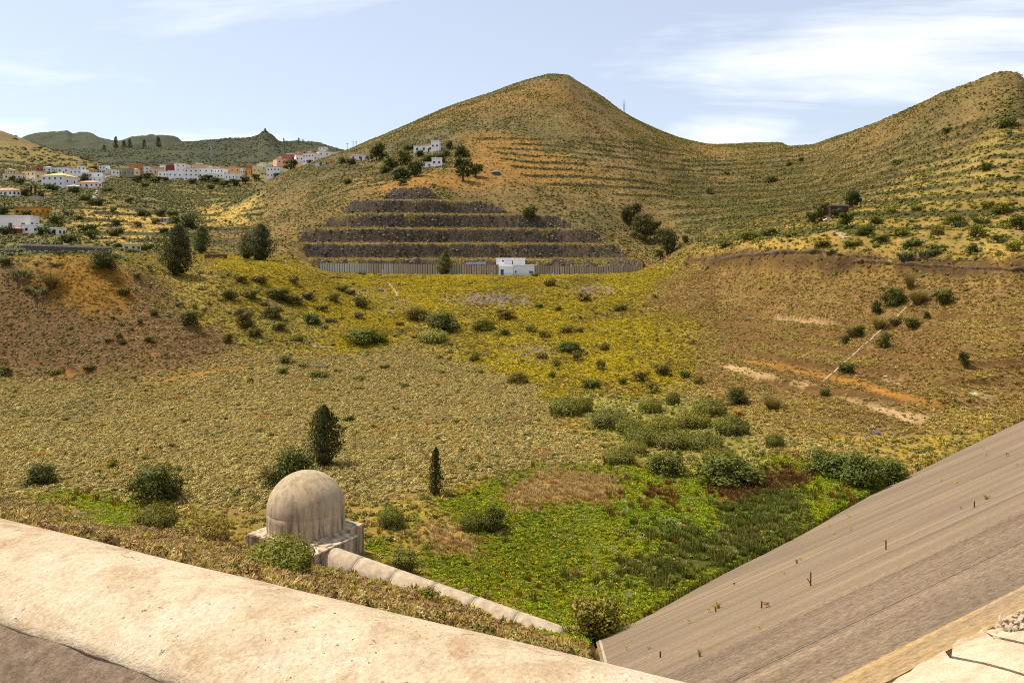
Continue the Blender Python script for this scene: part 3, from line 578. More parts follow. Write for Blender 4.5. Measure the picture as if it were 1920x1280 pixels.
for i in range(nseg):
    a = dp * (Ls * i + .004); b_ = dp * (Ls * (i + 1) - .004); m_ = MB().tube([a + (b_ - a) * (k / 6) for k in range(7)], 1.02, 36)
    o = link('pipe_section', m_.mesh('pipe_section', M_pipe, True), pp)
    if i: j = MB().tube([dp * (Ls * i - .05), dp * (Ls * i + .05)], 1.0225, 36); link('joint_band', j.mesh('joint_band', M_pipe, True), pp)
j = MB().tube([dp * -.1, dp * .16], 1.14, 36); link('pipe_collar', j.mesh('pipe_collar', M_pipe, True), pp)

# ------------------------------------------------------------------ concrete wall of the quarry platform
WY = 262.2; wx0 = (600 - CX) / F * WY; wx1 = (1205 - CX) / F * WY; NB = 66; bw = (wx1 - wx0) / NB
rw = empty('retaining_wall', (wx0, WY, -2.6)); tag(rw, 'long stained concrete wall of upright panels below the quarry', 'wall')
pm = MB().box(.03, bw - .03, .0, .45, -1.2, 1).mesh('wall_panel', M_panel); im = MB().box(-.09, .09, -.16, .50, -1.2, 1).mesh('pilaster', M_panel)
for i in range(NB):
    top = 3.85 - 1.35 * i / NB; px = 600 + 605 * (i + .5) / NB
    o = link('wall_panel', pm, rw); o.location = (i * bw, 0, 0); o.scale = (1, 1, top)
    pale = (px < 690 or 721 < px < 741 or 822 < px < 829); k = random.uniform(.85, 1.15)
    o.color = (.56 * k, .53 * k, .46 * k, 1) if pale else (.42 * k, .335 * k, .235 * k, 1)
    o = link('pilaster', im, rw); o.location = (i * bw, 0, 0); o.scale = (1, 1, top + .06); k = random.uniform(.7, 1.1)
    o.color = (.30 * k, .27 * k, .23 * k, 1) if pale else (.15 * k, .125 * k, .10 * k, 1)
    if i in (9, 25): o.scale = (2.6, 1.4, top + .15); o.color = (.62, .60, .55, 1)

# ------------------------------------------------------------------ houses
WIN = MB().box(-.5, .5, -.06, .04, -.5, .5).mesh('window', M_glass); FRM = MB().box(-.56, .56, -.03, .05, -.58, -.5).box(-.56, .56, -.03, .05, .5, .56).box(-.56, -.5, -.03, .05, -.5, .5).box(.5, .56, -.03, .05, -.5, .5).mesh('frame', M_paint)
def body(parent, x0, x1, y0, y1, z0, z1, col, name='wall'):
    o = link(name, MB().box(x0, x1, y0, y1, z0, z1).mesh(name, M_paint), parent); o.color = (*col, 1); return o
def roof_flat(parent, x0, x1, y0, y1, z, col):
    o = link('roof', MB().box(x0 - .18, x1 + .18, y0 - .18, y1 + .18, z + .005, z + .32).box(x0 + .1, x1 - .1, y0 + .1, y1 - .1, z + .32, z + .42).mesh('roof', M_roof), parent); o.color = (*col, 1); return o
def roof_hip(parent, x0, x1, y0, y1, z, h, col):
    o = link('roof', MB().hip(x0 - .45, x1 + .45, y0 - .45, y1 + .45, z + .005, h, .5).mesh('roof', M_roof), parent); o.color = (*col, 1); return o
def windows(parent, x0, x1, yf, z0, z1, rows, cols, w=1.0, h=1.15, frame=None, side=None):
    for r_ in range(rows):
        for c_ in range(cols):
            x = x0 + (x1 - x0) * (c_ + .5) / cols + random.uniform(-.12, .12); z = z0 + (z1 - z0) * (r_ + .52) / rows
            o = link('window', WIN, parent); o.location = (x, yf, z); o.scale = (w, 1, h)
            if frame: f = link('frame', FRM, o); f.color = (*frame, 1)
    if side:
        xs, ya, yb, n = side
        for k in range(n):
            o = link('window', WIN, parent); o.location = (xs, ya + (yb - ya) * (k + .5) / n, z0 + (z1 - z0) * .55); o.rotation_euler = (0, 0, R(90)); o.scale = (w, 1, h)
WHT = (.76, .74, .71); RED = (.42, .17, .10)
def house(label, px0, px1, pt, pb, wall=WHT, roof=None, hip=0.0, rows=1, cols=2, yaw=None, dep=.85, Y=None, low=None, below=3.0, door=True, name='house', ymin=180):
    """one dwelling: bearing px0..px1, top and foot sight lines"""
    if Y is None: Y = hit((px0 + px1) / 2, pb, ymin).y
    s = Y / F; w = (px1 - px0) * s; z0 = (HY - pb) * s; h = (pb - pt) * s - (hip if hip else .35); d = max(w * dep, 5.0)
    if yaw is None: yaw = random.uniform(-38, 38)
    rt = empty(name, ((px0 + px1) / 2 * s - CX * s, Y + d / 2, z0), R(yaw)); tag(rt, label, 'house')
    body(rt, -w / 2, w / 2, -d / 2, d / 2, -below, h, wall)
    rc = roof or tuple(c * .93 for c in wall)
    if hip: roof_hip(rt, -w / 2, w / 2, -d / 2, d / 2, h, hip, rc)
    else: roof_flat(rt, -w / 2, w / 2, -d / 2, d / 2, h, rc)
    windows(rt, -w / 2, w / 2, -d / 2, 0, h, rows, cols, min(1.2, w / cols * .4), min(1.3, h / rows * .42), frame=((.62, .60, .57) if px1 - px0 > 24 else None), side=(w / 2, -d / 2, d / 2, 2))
    if door:
        o = link('door', WIN, rt); o.location = (w * .06, -d / 2, 1.0); o.scale = (.9, 1.1, 2.0)
    if low:                                         # a lower wing in front or beside: (px0, px1, pt, pb, colour)
        a, b2, lt, lb, lc = low; xa = (a - (px0 + px1) / 2) * s; xb = (b2 - (px0 + px1) / 2) * s; za = (pb - lb) * s; zb = (pb - lt) * s
        body(rt, xa, xb, -d / 2 - d * .30, -d / 2 + .3, za - below, zb, lc, 'wing'); roof_flat(rt, xa, xb, -d / 2 - d * .30, -d / 2 + .2, zb, tuple(c * .9 for c in lc))
        windows(rt, xa, xb, -d / 2 - d * .30, max(za, 0), zb, 1, 2, .9, 1.0)
    return rt
house('large white flat-roofed house with two square windows on the left edge', -16, 53, 404, 438, WHT, rows=1, cols=3, yaw=4, dep=.5, low=(45, 77, 423, 438, WHT))
house('small white cube house beside the trees right of the large white house', 93, 109, 427, 441, WHT, cols=1, yaw=0)
house('low red-roofed brown annex in front of the large white house', 17, 36, 425, 438, (.20, .10, .08), RED, .8, cols=1, yaw=4, Y=285)
house('orange house with wide windows above the large white house', 26, 79, 388, 404, (.55, .26, .03), (.25, .16, .08), cols=4, yaw=-6, low=(66, 92, 400, 413, (.45, .20, .03)), dep=.5)
house('tall cream block on a white ground floor among the left houses', 41, 72, 321, 340, (.74, .60, .36), rows=2, cols=3, yaw=-16, low=(52, 78, 337, 349, WHT))
house('white villa with a big yellow hipped roof', 78, 124, 322, 350, (.68, .67, .68), (.68, .40, .14), 2.6, rows=2, cols=4, yaw=-8)
house('white cottage with red trim behind the yellow-roofed villa', 105, 127, 312, 326, WHT, RED, .7, yaw=10)
house('white two-storey house right of the yellow-roofed villa', 130, 155, 317, 337, WHT, rows=2, cols=3, yaw=-10)
house('stepped white house beside the climbing lane', 160, 187, 323, 342, WHT, rows=2, cols=2, yaw=18, low=(170, 188, 333, 347, WHT))
house('low white cottage with a curved red tile roof below the stepped house', 145, 182, 338, 352, (.70, .68, .66), (.55, .24, .14), 1.6, cols=3, yaw=-14, dep=.5)
house('lone white cube house high above the lane', 186, 200, 310, 325, WHT, rows=2, cols=2, yaw=-12)
house('long low white row with a reddish roof at the left edge', -12, 29, 352, 368, (.72, .70, .68), (.45, .24, .16), 1.4, cols=4, yaw=-14, dep=.35)
house('pale low house partly hidden by bushes at the far left', 6, 40, 324, 338, (.70, .60, .52), RED, .6, cols=3, yaw=8, dep=.4)
VY = 782
V = [('olive grey house at the left end of the village row', 223, 243, 315, 333, (.30, .27, .17), None, 0, 1, 2),
 ('brown and orange tall house next to the olive grey one', 241, 261, 307, 327, (.40, .17, .07), (.50, .25, .12), 0, 2, 2),
 ('small white village house right of the orange one', 265, 279, 313, 326, WHT, None, 0, 1, 2),
 ('white village house with red front, third along the row', 278, 291, 315, 327, (.72, .62, .58), RED, .5, 1, 2),
 ('tan village house above low white walls', 289, 303, 316, 329, (.58, .44, .26), None, 0, 1, 2),
 ('dark red village house below the white tower house', 309, 326, 310, 324, (.24, .05, .05), (.30, .08, .07), 0, 1, 3),
 ('white tower-like house, highest of the village row', 325, 344, 305, 324, WHT, RED, .5, 2, 2),
 ('low white village house at the left foot of the white terrace', 296, 312, 321, 333, WHT, None, 0, 1, 2),
 ('long white terrace building with small windows in the village centre', 310, 343, 320, 336, (.74, .74, .77), None, 0, 1, 4),
 ('white corner block at the right end of the long terrace', 343, 368, 316, 339, WHT, None, 0, 3, 3),
 ('peach village house with a flat roof behind the white ones', 357, 385, 308, 324, (.66, .42, .27), (.60, .30, .20), 0, 1, 3),
 ('white village house with dark balconies below the peach one', 367, 397, 316, 332, WHT, None, 0, 2, 3),
 ('small white village house stepping down the bank', 386, 401, 325, 336, WHT, None, 0, 1, 2),
 ('white village house with a yellow end wall', 402, 424, 316, 334, (.80, .76, .70), (.62, .40, .12), 0, 2, 3),
 ('orange tower house at the right end of the village row', 428, 447, 314, 333, (.64, .36, .14), None, 0, 2, 2),
 ('white low house under the orange tower house', 422, 446, 325, 339, WHT, None, 0, 1, 3)]
for i, (lb, a, b_, t_, q_, wc, rc, hp, rw_, cl) in enumerate(V):
    house(lb, a, b_, t_, q_, wc, rc, hp, rw_, cl, ymin=600, below=9, door=False)
V2 = [('dark orange house where the hill flank begins', 461, 476, 316, 329, (.50, .25, .07), None, 0, 1, 2, 800),
 ('cream yellow house beside the dark orange one', 472, 487, 311, 328, (.72, .56, .30), None, 0, 1, 2, 803),
 ('mint green house beside the cream yellow one', 482, 503, 307, 324, (.52, .66, .38), None, 0, 1, 2, 812),
 ('white three-storey block with rows of small windows near the flank', 500, 526, 312, 334, WHT, RED, 0, 2, 4, 790),
 ('peach house stepping up beside a cypress', 512, 538, 298, 318, (.72, .45, .26), (.6, .3, .2), 0, 2, 3, 816),
 ('brick red house with balconies in the upper village', 530, 552, 290, 305, (.42, .14, .10), None, 0, 1, 3, 830),
 ('long white house between the brick red one and the white block', 551, 572, 290, 305, (.76, .72, .72), RED, 0, 1, 3, 828),
 ('white two-storey block at the right end of the upper village', 569, 594, 287, 307, WHT, (.62, .36, .28), 0, 2, 4, 824),
 ('small white house on the crest above the upper village', 598, 612, 274, 288, WHT, RED, .6, 2, 2, 812),
 ('long low white house below the crest above the village', 589, 631, 283, 295, WHT, (.55, .26, .18), .6, 1, 4, 800)]
for lb, a, b_, t_, q_, wc, rc, hp, rw_, cl, Yv in V2: house(lb, a, b_, t_, q_, wc, rc, hp, rw_, cl, ymin=640, below=9, door=False)
house('white house with a red roof on the hill flank left of a big tree', 657, 696, 288, 301, WHT, RED, .8, cols=3, yaw=-10, dep=.4)
house('white villa with an upper room among trees on the hillside', 776, 829, 272, 285, WHT, (.6, .42, .35), cols=4, yaw=-12, dep=.3, low=(812, 828, 266, 284, WHT))
house('white farmhouse with a small tower below the hillside villa', 790, 829, 304, 314, (.72, .68, .62), cols=4, yaw=0, dep=.4, low=(810, 829, 298, 313, WHT))
house('small pale shed on the flank below the upper village', 590, 610, 303, 311, (.60, .58, .58), RED, .5, cols=1, yaw=5, dep=.5)
house('beige cube shed near the tall dark trees', 231, 248, 457, 470, (.60, .50, .34), cols=1, yaw=-8, dep=.7, door=False)
house('small roofed shelter with an orange roof amid terraces', 291, 318, 407, 416, (.35, .33, .32), (.62, .36, .22), .5, cols=2, yaw=-10, dep=.4)
house('rust brown shack with a grey roof on the terraced slope', 1553, 1590, 384, 402, (.08, .037, .027), (.25, .22, .22), cols=1, yaw=10, dep=.6)
# pump house on the platform
Yp = 255.0; s = Yp / F; ph = empty('pump_house', ((968 - CX) * s, Yp, -2.75)); tag(ph, 'white two-level pump house with a blue door in front of the long wall', 'building')
wl = lambda px: (px - 968) * s
body(ph, wl(935), wl(962), -.5, 5.5, -1, 3.0, (.80, .80, .80)); body(ph, wl(962) + .004, wl(1002), 0, 5.4, -1, 2.95, (.66, .67, .70))  # one white building: sunlit left and shaded front put into the wall colours
roof_flat(ph, wl(935), wl(1002), .2, 5.3, 3.0, (.7, .68, .64)); body(ph, wl(930), wl(946), 2.2, 6.5, 3.43, 5.15, (.80, .79, .79), 'upper_wall'); body(ph, wl(946) + .004, wl(985), 2.5, 6.5, 3.43, 5.15, (.62, .62, .64), 'upper_wall')  # upper walls too: right part greyed to paint the shade on the front
roof_flat(ph, wl(930), wl(985), 2.5, 6.4, 5.15, (.76, .73, .72))
BLU, _t, _b = material('blue_paint'); _b.inputs['Base Color'].default_value = (.03, .10, .24, 1)
DR = MB().box(-.5, .5, -.06, .04, -.5, .5).mesh('door', BLU)
for nm, px, y, z, w_, h_, me in (('door', 941.5, -.5, .95, 1.0, 1.9, DR), ('window', 967, 0, 1.1, .5, .6, WIN), ('shutter', 996, 0, 1.0, 1.25, .75, DR), ('window', 943, 2.2, 4.6, .55, .5, WIN), ('window', 961, 2.5, 4.1, .28, 1.2, WIN), ('window', 960, -.5, 2.2, .25, .25, WIN)):
    o = link(nm, me, ph); o.location = (wl(px), y, z); o.scale = (w_, 1, h_)
    f_ = link('frame', FRM, o); f_.color = (.7, .7, .7, 1)
# yard railing of the pump house
rl = MB(); [rl.box(wl(p) - .03, wl(p) + .03, -2.2, -2.14, -.4, .95) for p in range(946, 1002, 5)]; rl.box(wl(946), wl(1001), -2.2, -2.15, .9, .95); rl.box(wl(946), wl(1001), -2.2, -2.15, .45, .5)
link('railing', rl.mesh('railing', M_metal), ph)
sa = empty('solar_array', P(892, 496, 264.5)); tag(sa, 'row of blue solar panels above the concrete wall', 'solar panels')
for i in range(6):
    o = link('panel', MB().box(.04, 1.08, 0, 1.7, -.03, .03).mesh('panel', M_solar), sa); o.location = (-3.35 + i * 1.12, -.7, .12); o.rotation_euler = (R(24), 0, 0)
fr = MB(); [fr.box(-3.3 + k * 1.66, -3.22 + k * 1.66, .1, .18, -3.5, .40) for k in range(5)]; fr.box(-3.35, 3.4, .1, .18, .28, .36); link('rack', fr.mesh('rack', M_metal), sa)
pmesh = MB().box(-.10, .10, -.1, .1, -.6, 1.0).mesh('marker_post', M_paint)
for i, (px, py, lb) in enumerate([(718, 519, 'tall pale post at the head of the stone chute'), (535, 494, 'short white marker post on the track left of the wall'), (1037, 517, 'white marker post right of the pump house'), (1140, 516, 'white marker post near the right end of the long wall'), (922, 517, 'short white marker post left of the pump house')]):
    h_ = hit(px, py, 190); o = link('marker_post', pmesh, None, h_); o.color = (.7, .7, .68, 1); o.scale = (1, 1, 2.3 if i == 0 else 1.1); tag(o, lb, 'post')

# road wall on the left
rwl = empty('road_wall', P(60, 478, 186)); tag(rwl, 'dark stone road wall with a pale coping above the bare brown bank', 'wall')
for a, b_, za, zb, ya, yb in ((-330, 46, 466, 465, 184, 182), (46, 202, 457, 462, 187, 185)):
    A = P(a, za, ya); B = P(b_, zb, yb); d = (B - A); nrm = Vector((d.y, -d.x, 0)).normalized() * .35
    for nm, mt, t0, t1, k in (('masonry', M_stone, -6, -.45, 1.0), ('coping', M_conc, -.45, .0, 1.2)):
        v = [A + nrm * k + Vector((0, 0, t0)), B + nrm * k + Vector((0, 0, t0)), B - nrm * k + Vector((0, 0, t0)), A - nrm * k + Vector((0, 0, t0))]; v += [x + Vector((0, 0, t1 - t0)) for x in v]
        o = link(nm, MB().add(v, [(0, 3, 2, 1), (4, 5, 6, 7), (0, 1, 5, 4), (1, 2, 6, 5), (2, 3, 7, 6), (3, 0, 4, 7)]).mesh(nm, mt), rwl); o.matrix_parent_inverse = Matrix.Translation(-rwl.location)

# ------------------------------------------------------------------ foliage
def foliage_material(name, instancer, trans=.28):
    m = bpy.data.materials.new(name); m.use_nodes = True; t = m.node_tree; t.nodes.clear(); o = N(t, 'ShaderNodeOutputMaterial')
    a = N(t, 'ShaderNodeAttribute', attribute_name='lv')
    base = N(t, 'ShaderNodeAttribute', attribute_name='tint', attribute_type='INSTANCER').outputs['Color'] if instancer else N(t, 'ShaderNodeObjectInfo').outputs['Color']
    c = MIX(t, 1, base, a.outputs['Color'], 'MULTIPLY')
    d = N(t, 'ShaderNodeBsdfPrincipled'); d.inputs['Roughness'].default_value = .62; d.inputs['Specular IOR Level'].default_value = .22; t.links.new(c, d.inputs['Base Color'])
    tr = N(t, 'ShaderNodeBsdfTranslucent'); t.links.new(MIX(t, 1, c, (1.1, 1.15, .6), 'MULTIPLY'), tr.inputs[0])
    mx = N(t, 'ShaderNodeMixShader'); mx.inputs[0].default_value = trans; t.links.new(d.outputs[0], mx.inputs[1]); t.links.new(tr.outputs[0], mx.inputs[2]); t.links.new(mx.outputs[0], o.inputs[0])
    return m
M_leaf = foliage_material('leaf', False); M_scat = foliage_material('scatter_leaf', True, .2)
M_bark = plain('bark', (.11, .075, .05), .3, 6, .95, .6, .05)

def leaf_mesh(name, pts, nrm, size, mat, asp=.55, lv=(.55, 1.35), tone=None, up=None):
    """one quad per leaf; pts (n,3), nrm (n,3) preferred facing"""
    n = len(pts); pts = np.asarray(pts); d = rng.normal(size=(n, 3)); d /= np.linalg.norm(d, axis=1)[:, None]
    nn = np.asarray(nrm) * .9 + d * .75; nn /= np.linalg.norm(nn, axis=1)[:, None] + 1e-9
    r2 = rng.normal(size=(n, 3)) if up is None else np.asarray(up) + rng.normal(size=(n, 3)) * .25
    t1 = np.cross(nn, r2); t1 /= np.linalg.norm(t1, axis=1)[:, None] + 1e-9; t2 = np.cross(nn, t1)
    s = (size * rng.uniform(.65, 1.3, n))[:, None] if np.isscalar(size) else np.asarray(size)[:, None]
    a = t1 * s * asp * .5; b = t2 * s * .5
    Vv = np.stack([pts - b, pts + a * 1.0 + b * .1, pts + b, pts - a * 1.0 + b * .1], 1).reshape(-1, 3)
    me = fast_mesh(name, Vv, np.arange(4 * n).reshape(n, 4), mat, False)
    cn = np.asarray(nrm) * 1.0 + nn * .55 + np.array([0, 0, .25]); cn /= np.linalg.norm(cn, axis=1)[:, None] + 1e-9
    me.polygons.foreach_set('use_smooth', np.ones(n, bool)); me.normals_split_custom_set_from_vertices(np.repeat(cn, 4, 0).tolist())
    k = rng.uniform(lv[0], lv[1], n); c = np.stack([k * rng.uniform(.9, 1.12, n), k, k * rng.uniform(.8, 1.1, n), np.ones(n)], 1)
    if tone is not None: c[:, :3] *= tone
    at = me.color_attributes.new('lv', 'FLOAT_COLOR', 'POINT'); at.data.foreach_set('color', np.repeat(c, 4, 0).astype('f').ravel())
    return me
def ball(n, c, r, shell=.4, low=-.75):
    d = rng.normal(size=(int(n * 2.2), 3)); d /= np.linalg.norm(d, axis=1)[:, None]; d = d[d[:, 2] > low][:n]; q = rng.uniform(0, 1, len(d)) ** shell
    return np.array(c) + d * np.array(r) * q[:, None], d
def lobes(L, n, shell=.35, low=-.6):
    p = []; q = []; w = np.array([l[1][0] * l[1][2] for l in L]); w = w / w.sum()
    for (c, r), k in zip(L, w):
        a, b = ball(max(6, int(n * k)), c, r, shell, low); p.append(a); q.append(b)
    return np.concatenate(p), np.concatenate(q)
# crowns in a unit box: x,y in -.5...5, z 0..1
def bush_mesh(name, n, size, seed, mat=M_leaf, rnd=9):
    rd = np.random.default_rng(seed); L = [((0, 0, .36), (.30, .30, .34))]
    for _ in range(rnd + 5):
        a = rd.uniform(0, 6.28); rr = rd.uniform(.10, .38); z = rd.uniform(.10, .80 - rr * .7); r = rd.uniform(.08, .22); L.append(((rr * math.cos(a), rr * math.sin(a), z), (r * rd.uniform(.8, 1.3), r * rd.uniform(.8, 1.3), r * rd.uniform(.8, 1.3))))
    p, q = lobes(L, n, .45); k = rd.uniform(0, 1, len(p)) < .22; p[k] += q[k] * rd.uniform(.02, .15, k.sum())[:, None]; p[:, 2] = np.clip(p[:, 2], .0, 2); return leaf_mesh(name, p, q, size, mat)
def tree_mesh(name, n, size, seed, zlo=.06, mat=M_leaf, k=11):
    rd = np.random.default_rng(seed); L = [((0, 0, .52), (.34, .34, .42))]
    for _ in range(k):
        a = rd.uniform(0, 6.28); rr = rd.uniform(.18, .34); z = rd.uniform(zlo + .12, .86); r = rd.uniform(.12, .2); L.append(((rr * math.cos(a), rr * math.sin(a), z), (r, r, r * .85)))
    p, q = lobes(L, n, .4, -.8); return leaf_mesh(name, p, q, size, mat)
def cone_mesh(name, n, size, seed, zlo=.06, pw=.8, ragged=.3):
    rd = np.random.default_rng(seed); z = rd.uniform(0, 1, n * 2) ; R_ = (1 - z) ** pw * np.clip(z / .12, .35, 1) * .46 + .02; z = z[:n]; R_ = R_[:n]
    a = rd.uniform(0, 6.28, n); lump_ = 1 + ragged * np.sin(a * 3 + z * 13 + seed) * np.cos(z * 19 + a * 2 + seed) + ragged * .5 * np.sin(z * 31 + a * 5); q = rd.uniform(0, 1, n) ** .35
    p = np.stack([R_ * q * lump_ * np.cos(a), R_ * q * lump_ * np.sin(a), zlo + z * (1 - zlo)], 1); nr = np.stack([np.cos(a), np.sin(a), np.full(n, .5)], 1)
    return leaf_mesh(name, p, nr, size, M_leaf)
def egg_mesh(name, n, size, seed, zlo=.10, tip=1.0, ragged=.35):
    rd = np.random.default_rng(seed); z = rd.uniform(0, 1, n); R_ = .44 * np.sin(np.pi * np.clip(z, .03, .985) ** (.55 + .25 * tip)) ** .62; a = rd.uniform(0, 6.28, n)
    lump_ = .92 + ragged * np.sin(a * 2 + z * 9 + seed) * np.cos(z * 14 + a + seed) + ragged * .6 * np.sin(z * 27 + a * 4 + seed); q = rd.uniform(0, 1, n) ** .4; k = R_ * q * lump_
    p = np.stack([k * np.cos(a), k * np.sin(a), zlo + z * (1 - zlo) + rd.normal(size=n) * .01], 1); return leaf_mesh(name, p, np.stack([np.cos(a), np.sin(a), np.full(n, .45)], 1), size, M_leaf)
def blade_mesh(name, n, seed, wid=.03, spread=.45, lean=.45, hmin=.5, mat=M_leaf, lv=(.5, 1.35), h=1.0):
    """upright blades or canes, two quads each, bending outwards"""
    rd = np.random.default_rng(seed); Vv = []; Q = []; cs = []
    for i in range(n):
        a = rd.uniform(0, 6.28); rr = spread * math.sqrt(rd.uniform(0, 1)); b = np.array([rr * math.cos(a), rr * math.sin(a), 0]); o = a + rd.normal() * .6
        hh = rd.uniform(hmin, 1) * h; ln = lean * rd.uniform(.2, 1) * hh; d = np.array([math.cos(o), math.sin(o), 0]); sd = np.array([-math.sin(o), math.cos(o), 0]) * wid * rd.uniform(.7, 1.3); tw = rd.uniform(-1, 1)
        sd = sd * math.cos(tw) + d * wid * math.sin(tw)
        m1 = b + d * ln * .35 + np.array([0, 0, hh * .6]); m2 = b + d * ln + np.array([0, 0, hh * rd.uniform(.8, 1)]); k = len(Vv)
        Vv += [b - sd * .6, b + sd * .6, m1 + sd, m1 - sd, m2 + sd * .25, m2 - sd * .25]; Q += [(k, k + 1, k + 2, k + 3), (k + 3, k + 2, k + 4, k + 5)]; v = rd.uniform(*lv); cs += [(v * rd.uniform(.92, 1.08), v, v * rd.uniform(.85, 1.1), 1)] * 6
    me = fast_mesh(name, Vv, Q, mat, False); at = me.color_attributes.new('lv', 'FLOAT_COLOR', 'POINT'); at.data.foreach_set('color', np.array(cs, 'f').ravel()); return me
def cane_mesh(name, n, seed):
    rd = np.random.default_rng(seed); p = []; q = []
    for i in range(n // 9):
        a = rd.uniform(0, 6.28); rr = .44 * math.sqrt(rd.uniform(0, 1)); hh = rd.uniform(.6, 1) * (1 - .35 * rr / .44); o = np.array([rr * math.cos(a), rr * math.sin(a), 0])
        for k in range(9): z = hh * (.12 + .88 * (k + rd.uniform(0, 1)) / 9); p.append(o * (1 + .15 * z) + np.array([rd.normal() * .025, rd.normal() * .025, z])); q.append((math.cos(a + rd.normal()), math.sin(a + rd.normal()), .6))
    return leaf_mesh(name, np.array(p), np.array(q), .085, M_leaf, .32, (.55, 1.5))
def trunk_mesh(name, seed, top=.6, limbs=5, r=.045):
    rd = random.Random(seed); m = MB(); m.tube([(0, 0, -.12), (.01, 0, top * .4), (-.01, .01, top)], [r * 1.25, r, r * .6], 8)
    for i in range(limbs):
        a = 6.28 * i / limbs + rd.uniform(-.3, .3); z = top * rd.uniform(.35, .75); e = rd.uniform(.18, .30)
        m.tube([(0, 0, z), (e * .5 * math.cos(a), e * .5 * math.sin(a), z + .12), (e * math.cos(a), e * math.sin(a), z + rd.uniform(.2, .32))], [r * .55, r * .4, r * .2], 6)
    return m.mesh(name, M_bark, True)
BUSH_HI = [bush_mesh('crown', 5200, .05, 300 + i, rnd=14) for i in range(3)]; BUSH = [bush_mesh('crown', 900, .105, 310 + i) for i in range(4)]
TREE_HI = [tree_mesh('crown', 4200, .05, 320 + i, k=16) for i in range(2)]; TREE = [tree_mesh('crown', 1100, .095, 330 + i) for i in range(3)]
TALL = [egg_mesh('crown', 4600, .055, 340 + i) for i in range(3)]
CONE = [cone_mesh('crown', 4200, .05, 350, .06, .55, .35), cone_mesh('crown', 2600, .06, 352, .08, .6, .4)]; CYP = cone_mesh('crown', 420, .13, 353, .02, .45, .1)
CANE = [cane_mesh('crown', 3600, 360 + i) for i in range(2)]; WILLOW = [bush_mesh('crown', 4200, .06, 365 + i, rnd=18) for i in range(2)]
TWIG = [blade_mesh('crown', 420, 370 + i, .008, .16, 1.05, .45) for i in range(2)]; AGAVE = blade_mesh('crown', 130, 375, .05, .42, .8, .3)
TRK = trunk_mesh('trunk', 1); TRK_TALL = trunk_mesh('trunk', 2, .8, 7, .035); STEM = trunk_mesh('trunk', 3, .4, 4, .03)
DG = (.045, .062, .022); MG = (.075, .10, .026); OL = (.115, .115, .035); GY = (.17, .14, .12); YG = (.20, .20, .03); BG = (.085, .115, .05); BR = (.085, .068, .028); PALE = (.16, .18, .24)
KINDS = {'bush': (BUSH, BUSH_HI, STEM, 'bush', 'bush'), 'tree': (TREE, TREE_HI, TRK, 'tree', 'tree'), 'tall': (TALL, TALL, TRK_TALL, 'tree', 'tree'), 'cone': (CONE, CONE, TRK_TALL, 'tree', 'conifer_tree'),
         'cypress': ([CYP], [CYP], TRK_TALL, 'tree', 'cypress_tree'), 'cane': (CANE, CANE, None, 'reeds', 'reed_clump'), 'willow': (WILLOW, WILLOW, STEM, 'bush', 'bush'), 'twig': (TWIG, TWIG, None, 'bush', 'bare_bush'), 'agave': ([AGAVE], [AGAVE], None, 'agave', 'agave')}
npl = 0
def plant(kind, px, base, w, h, col, label, group=None, ymin=30.0, sink=.06, var=None):
    global npl
    lo, hi, tr, cat, nm = KINDS[kind]; p = hit(px, base, ymin); s = p.y / F
    pool = hi if w > 42 else lo; me = pool[(npl if var is None else var) % len(pool)]; npl += 1
    rt = empty(nm, (p.x, p.y, p.z - sink * h * s), random.uniform(0, 6.28)); k = random.uniform(.85, 1.15)
    ww = w * s * 1.10; rt.scale = (ww, ww, h * s * 1.10); col = (col[0] * 1.32, col[1] * 1.14, col[2] * .45)
    o = link('crown', me, rt); o.color = (col[0] * k, col[1] * k, col[2] * k, 1)
    if tr: link('trunk', tr, rt)
    return tag(rt, label, cat, group)
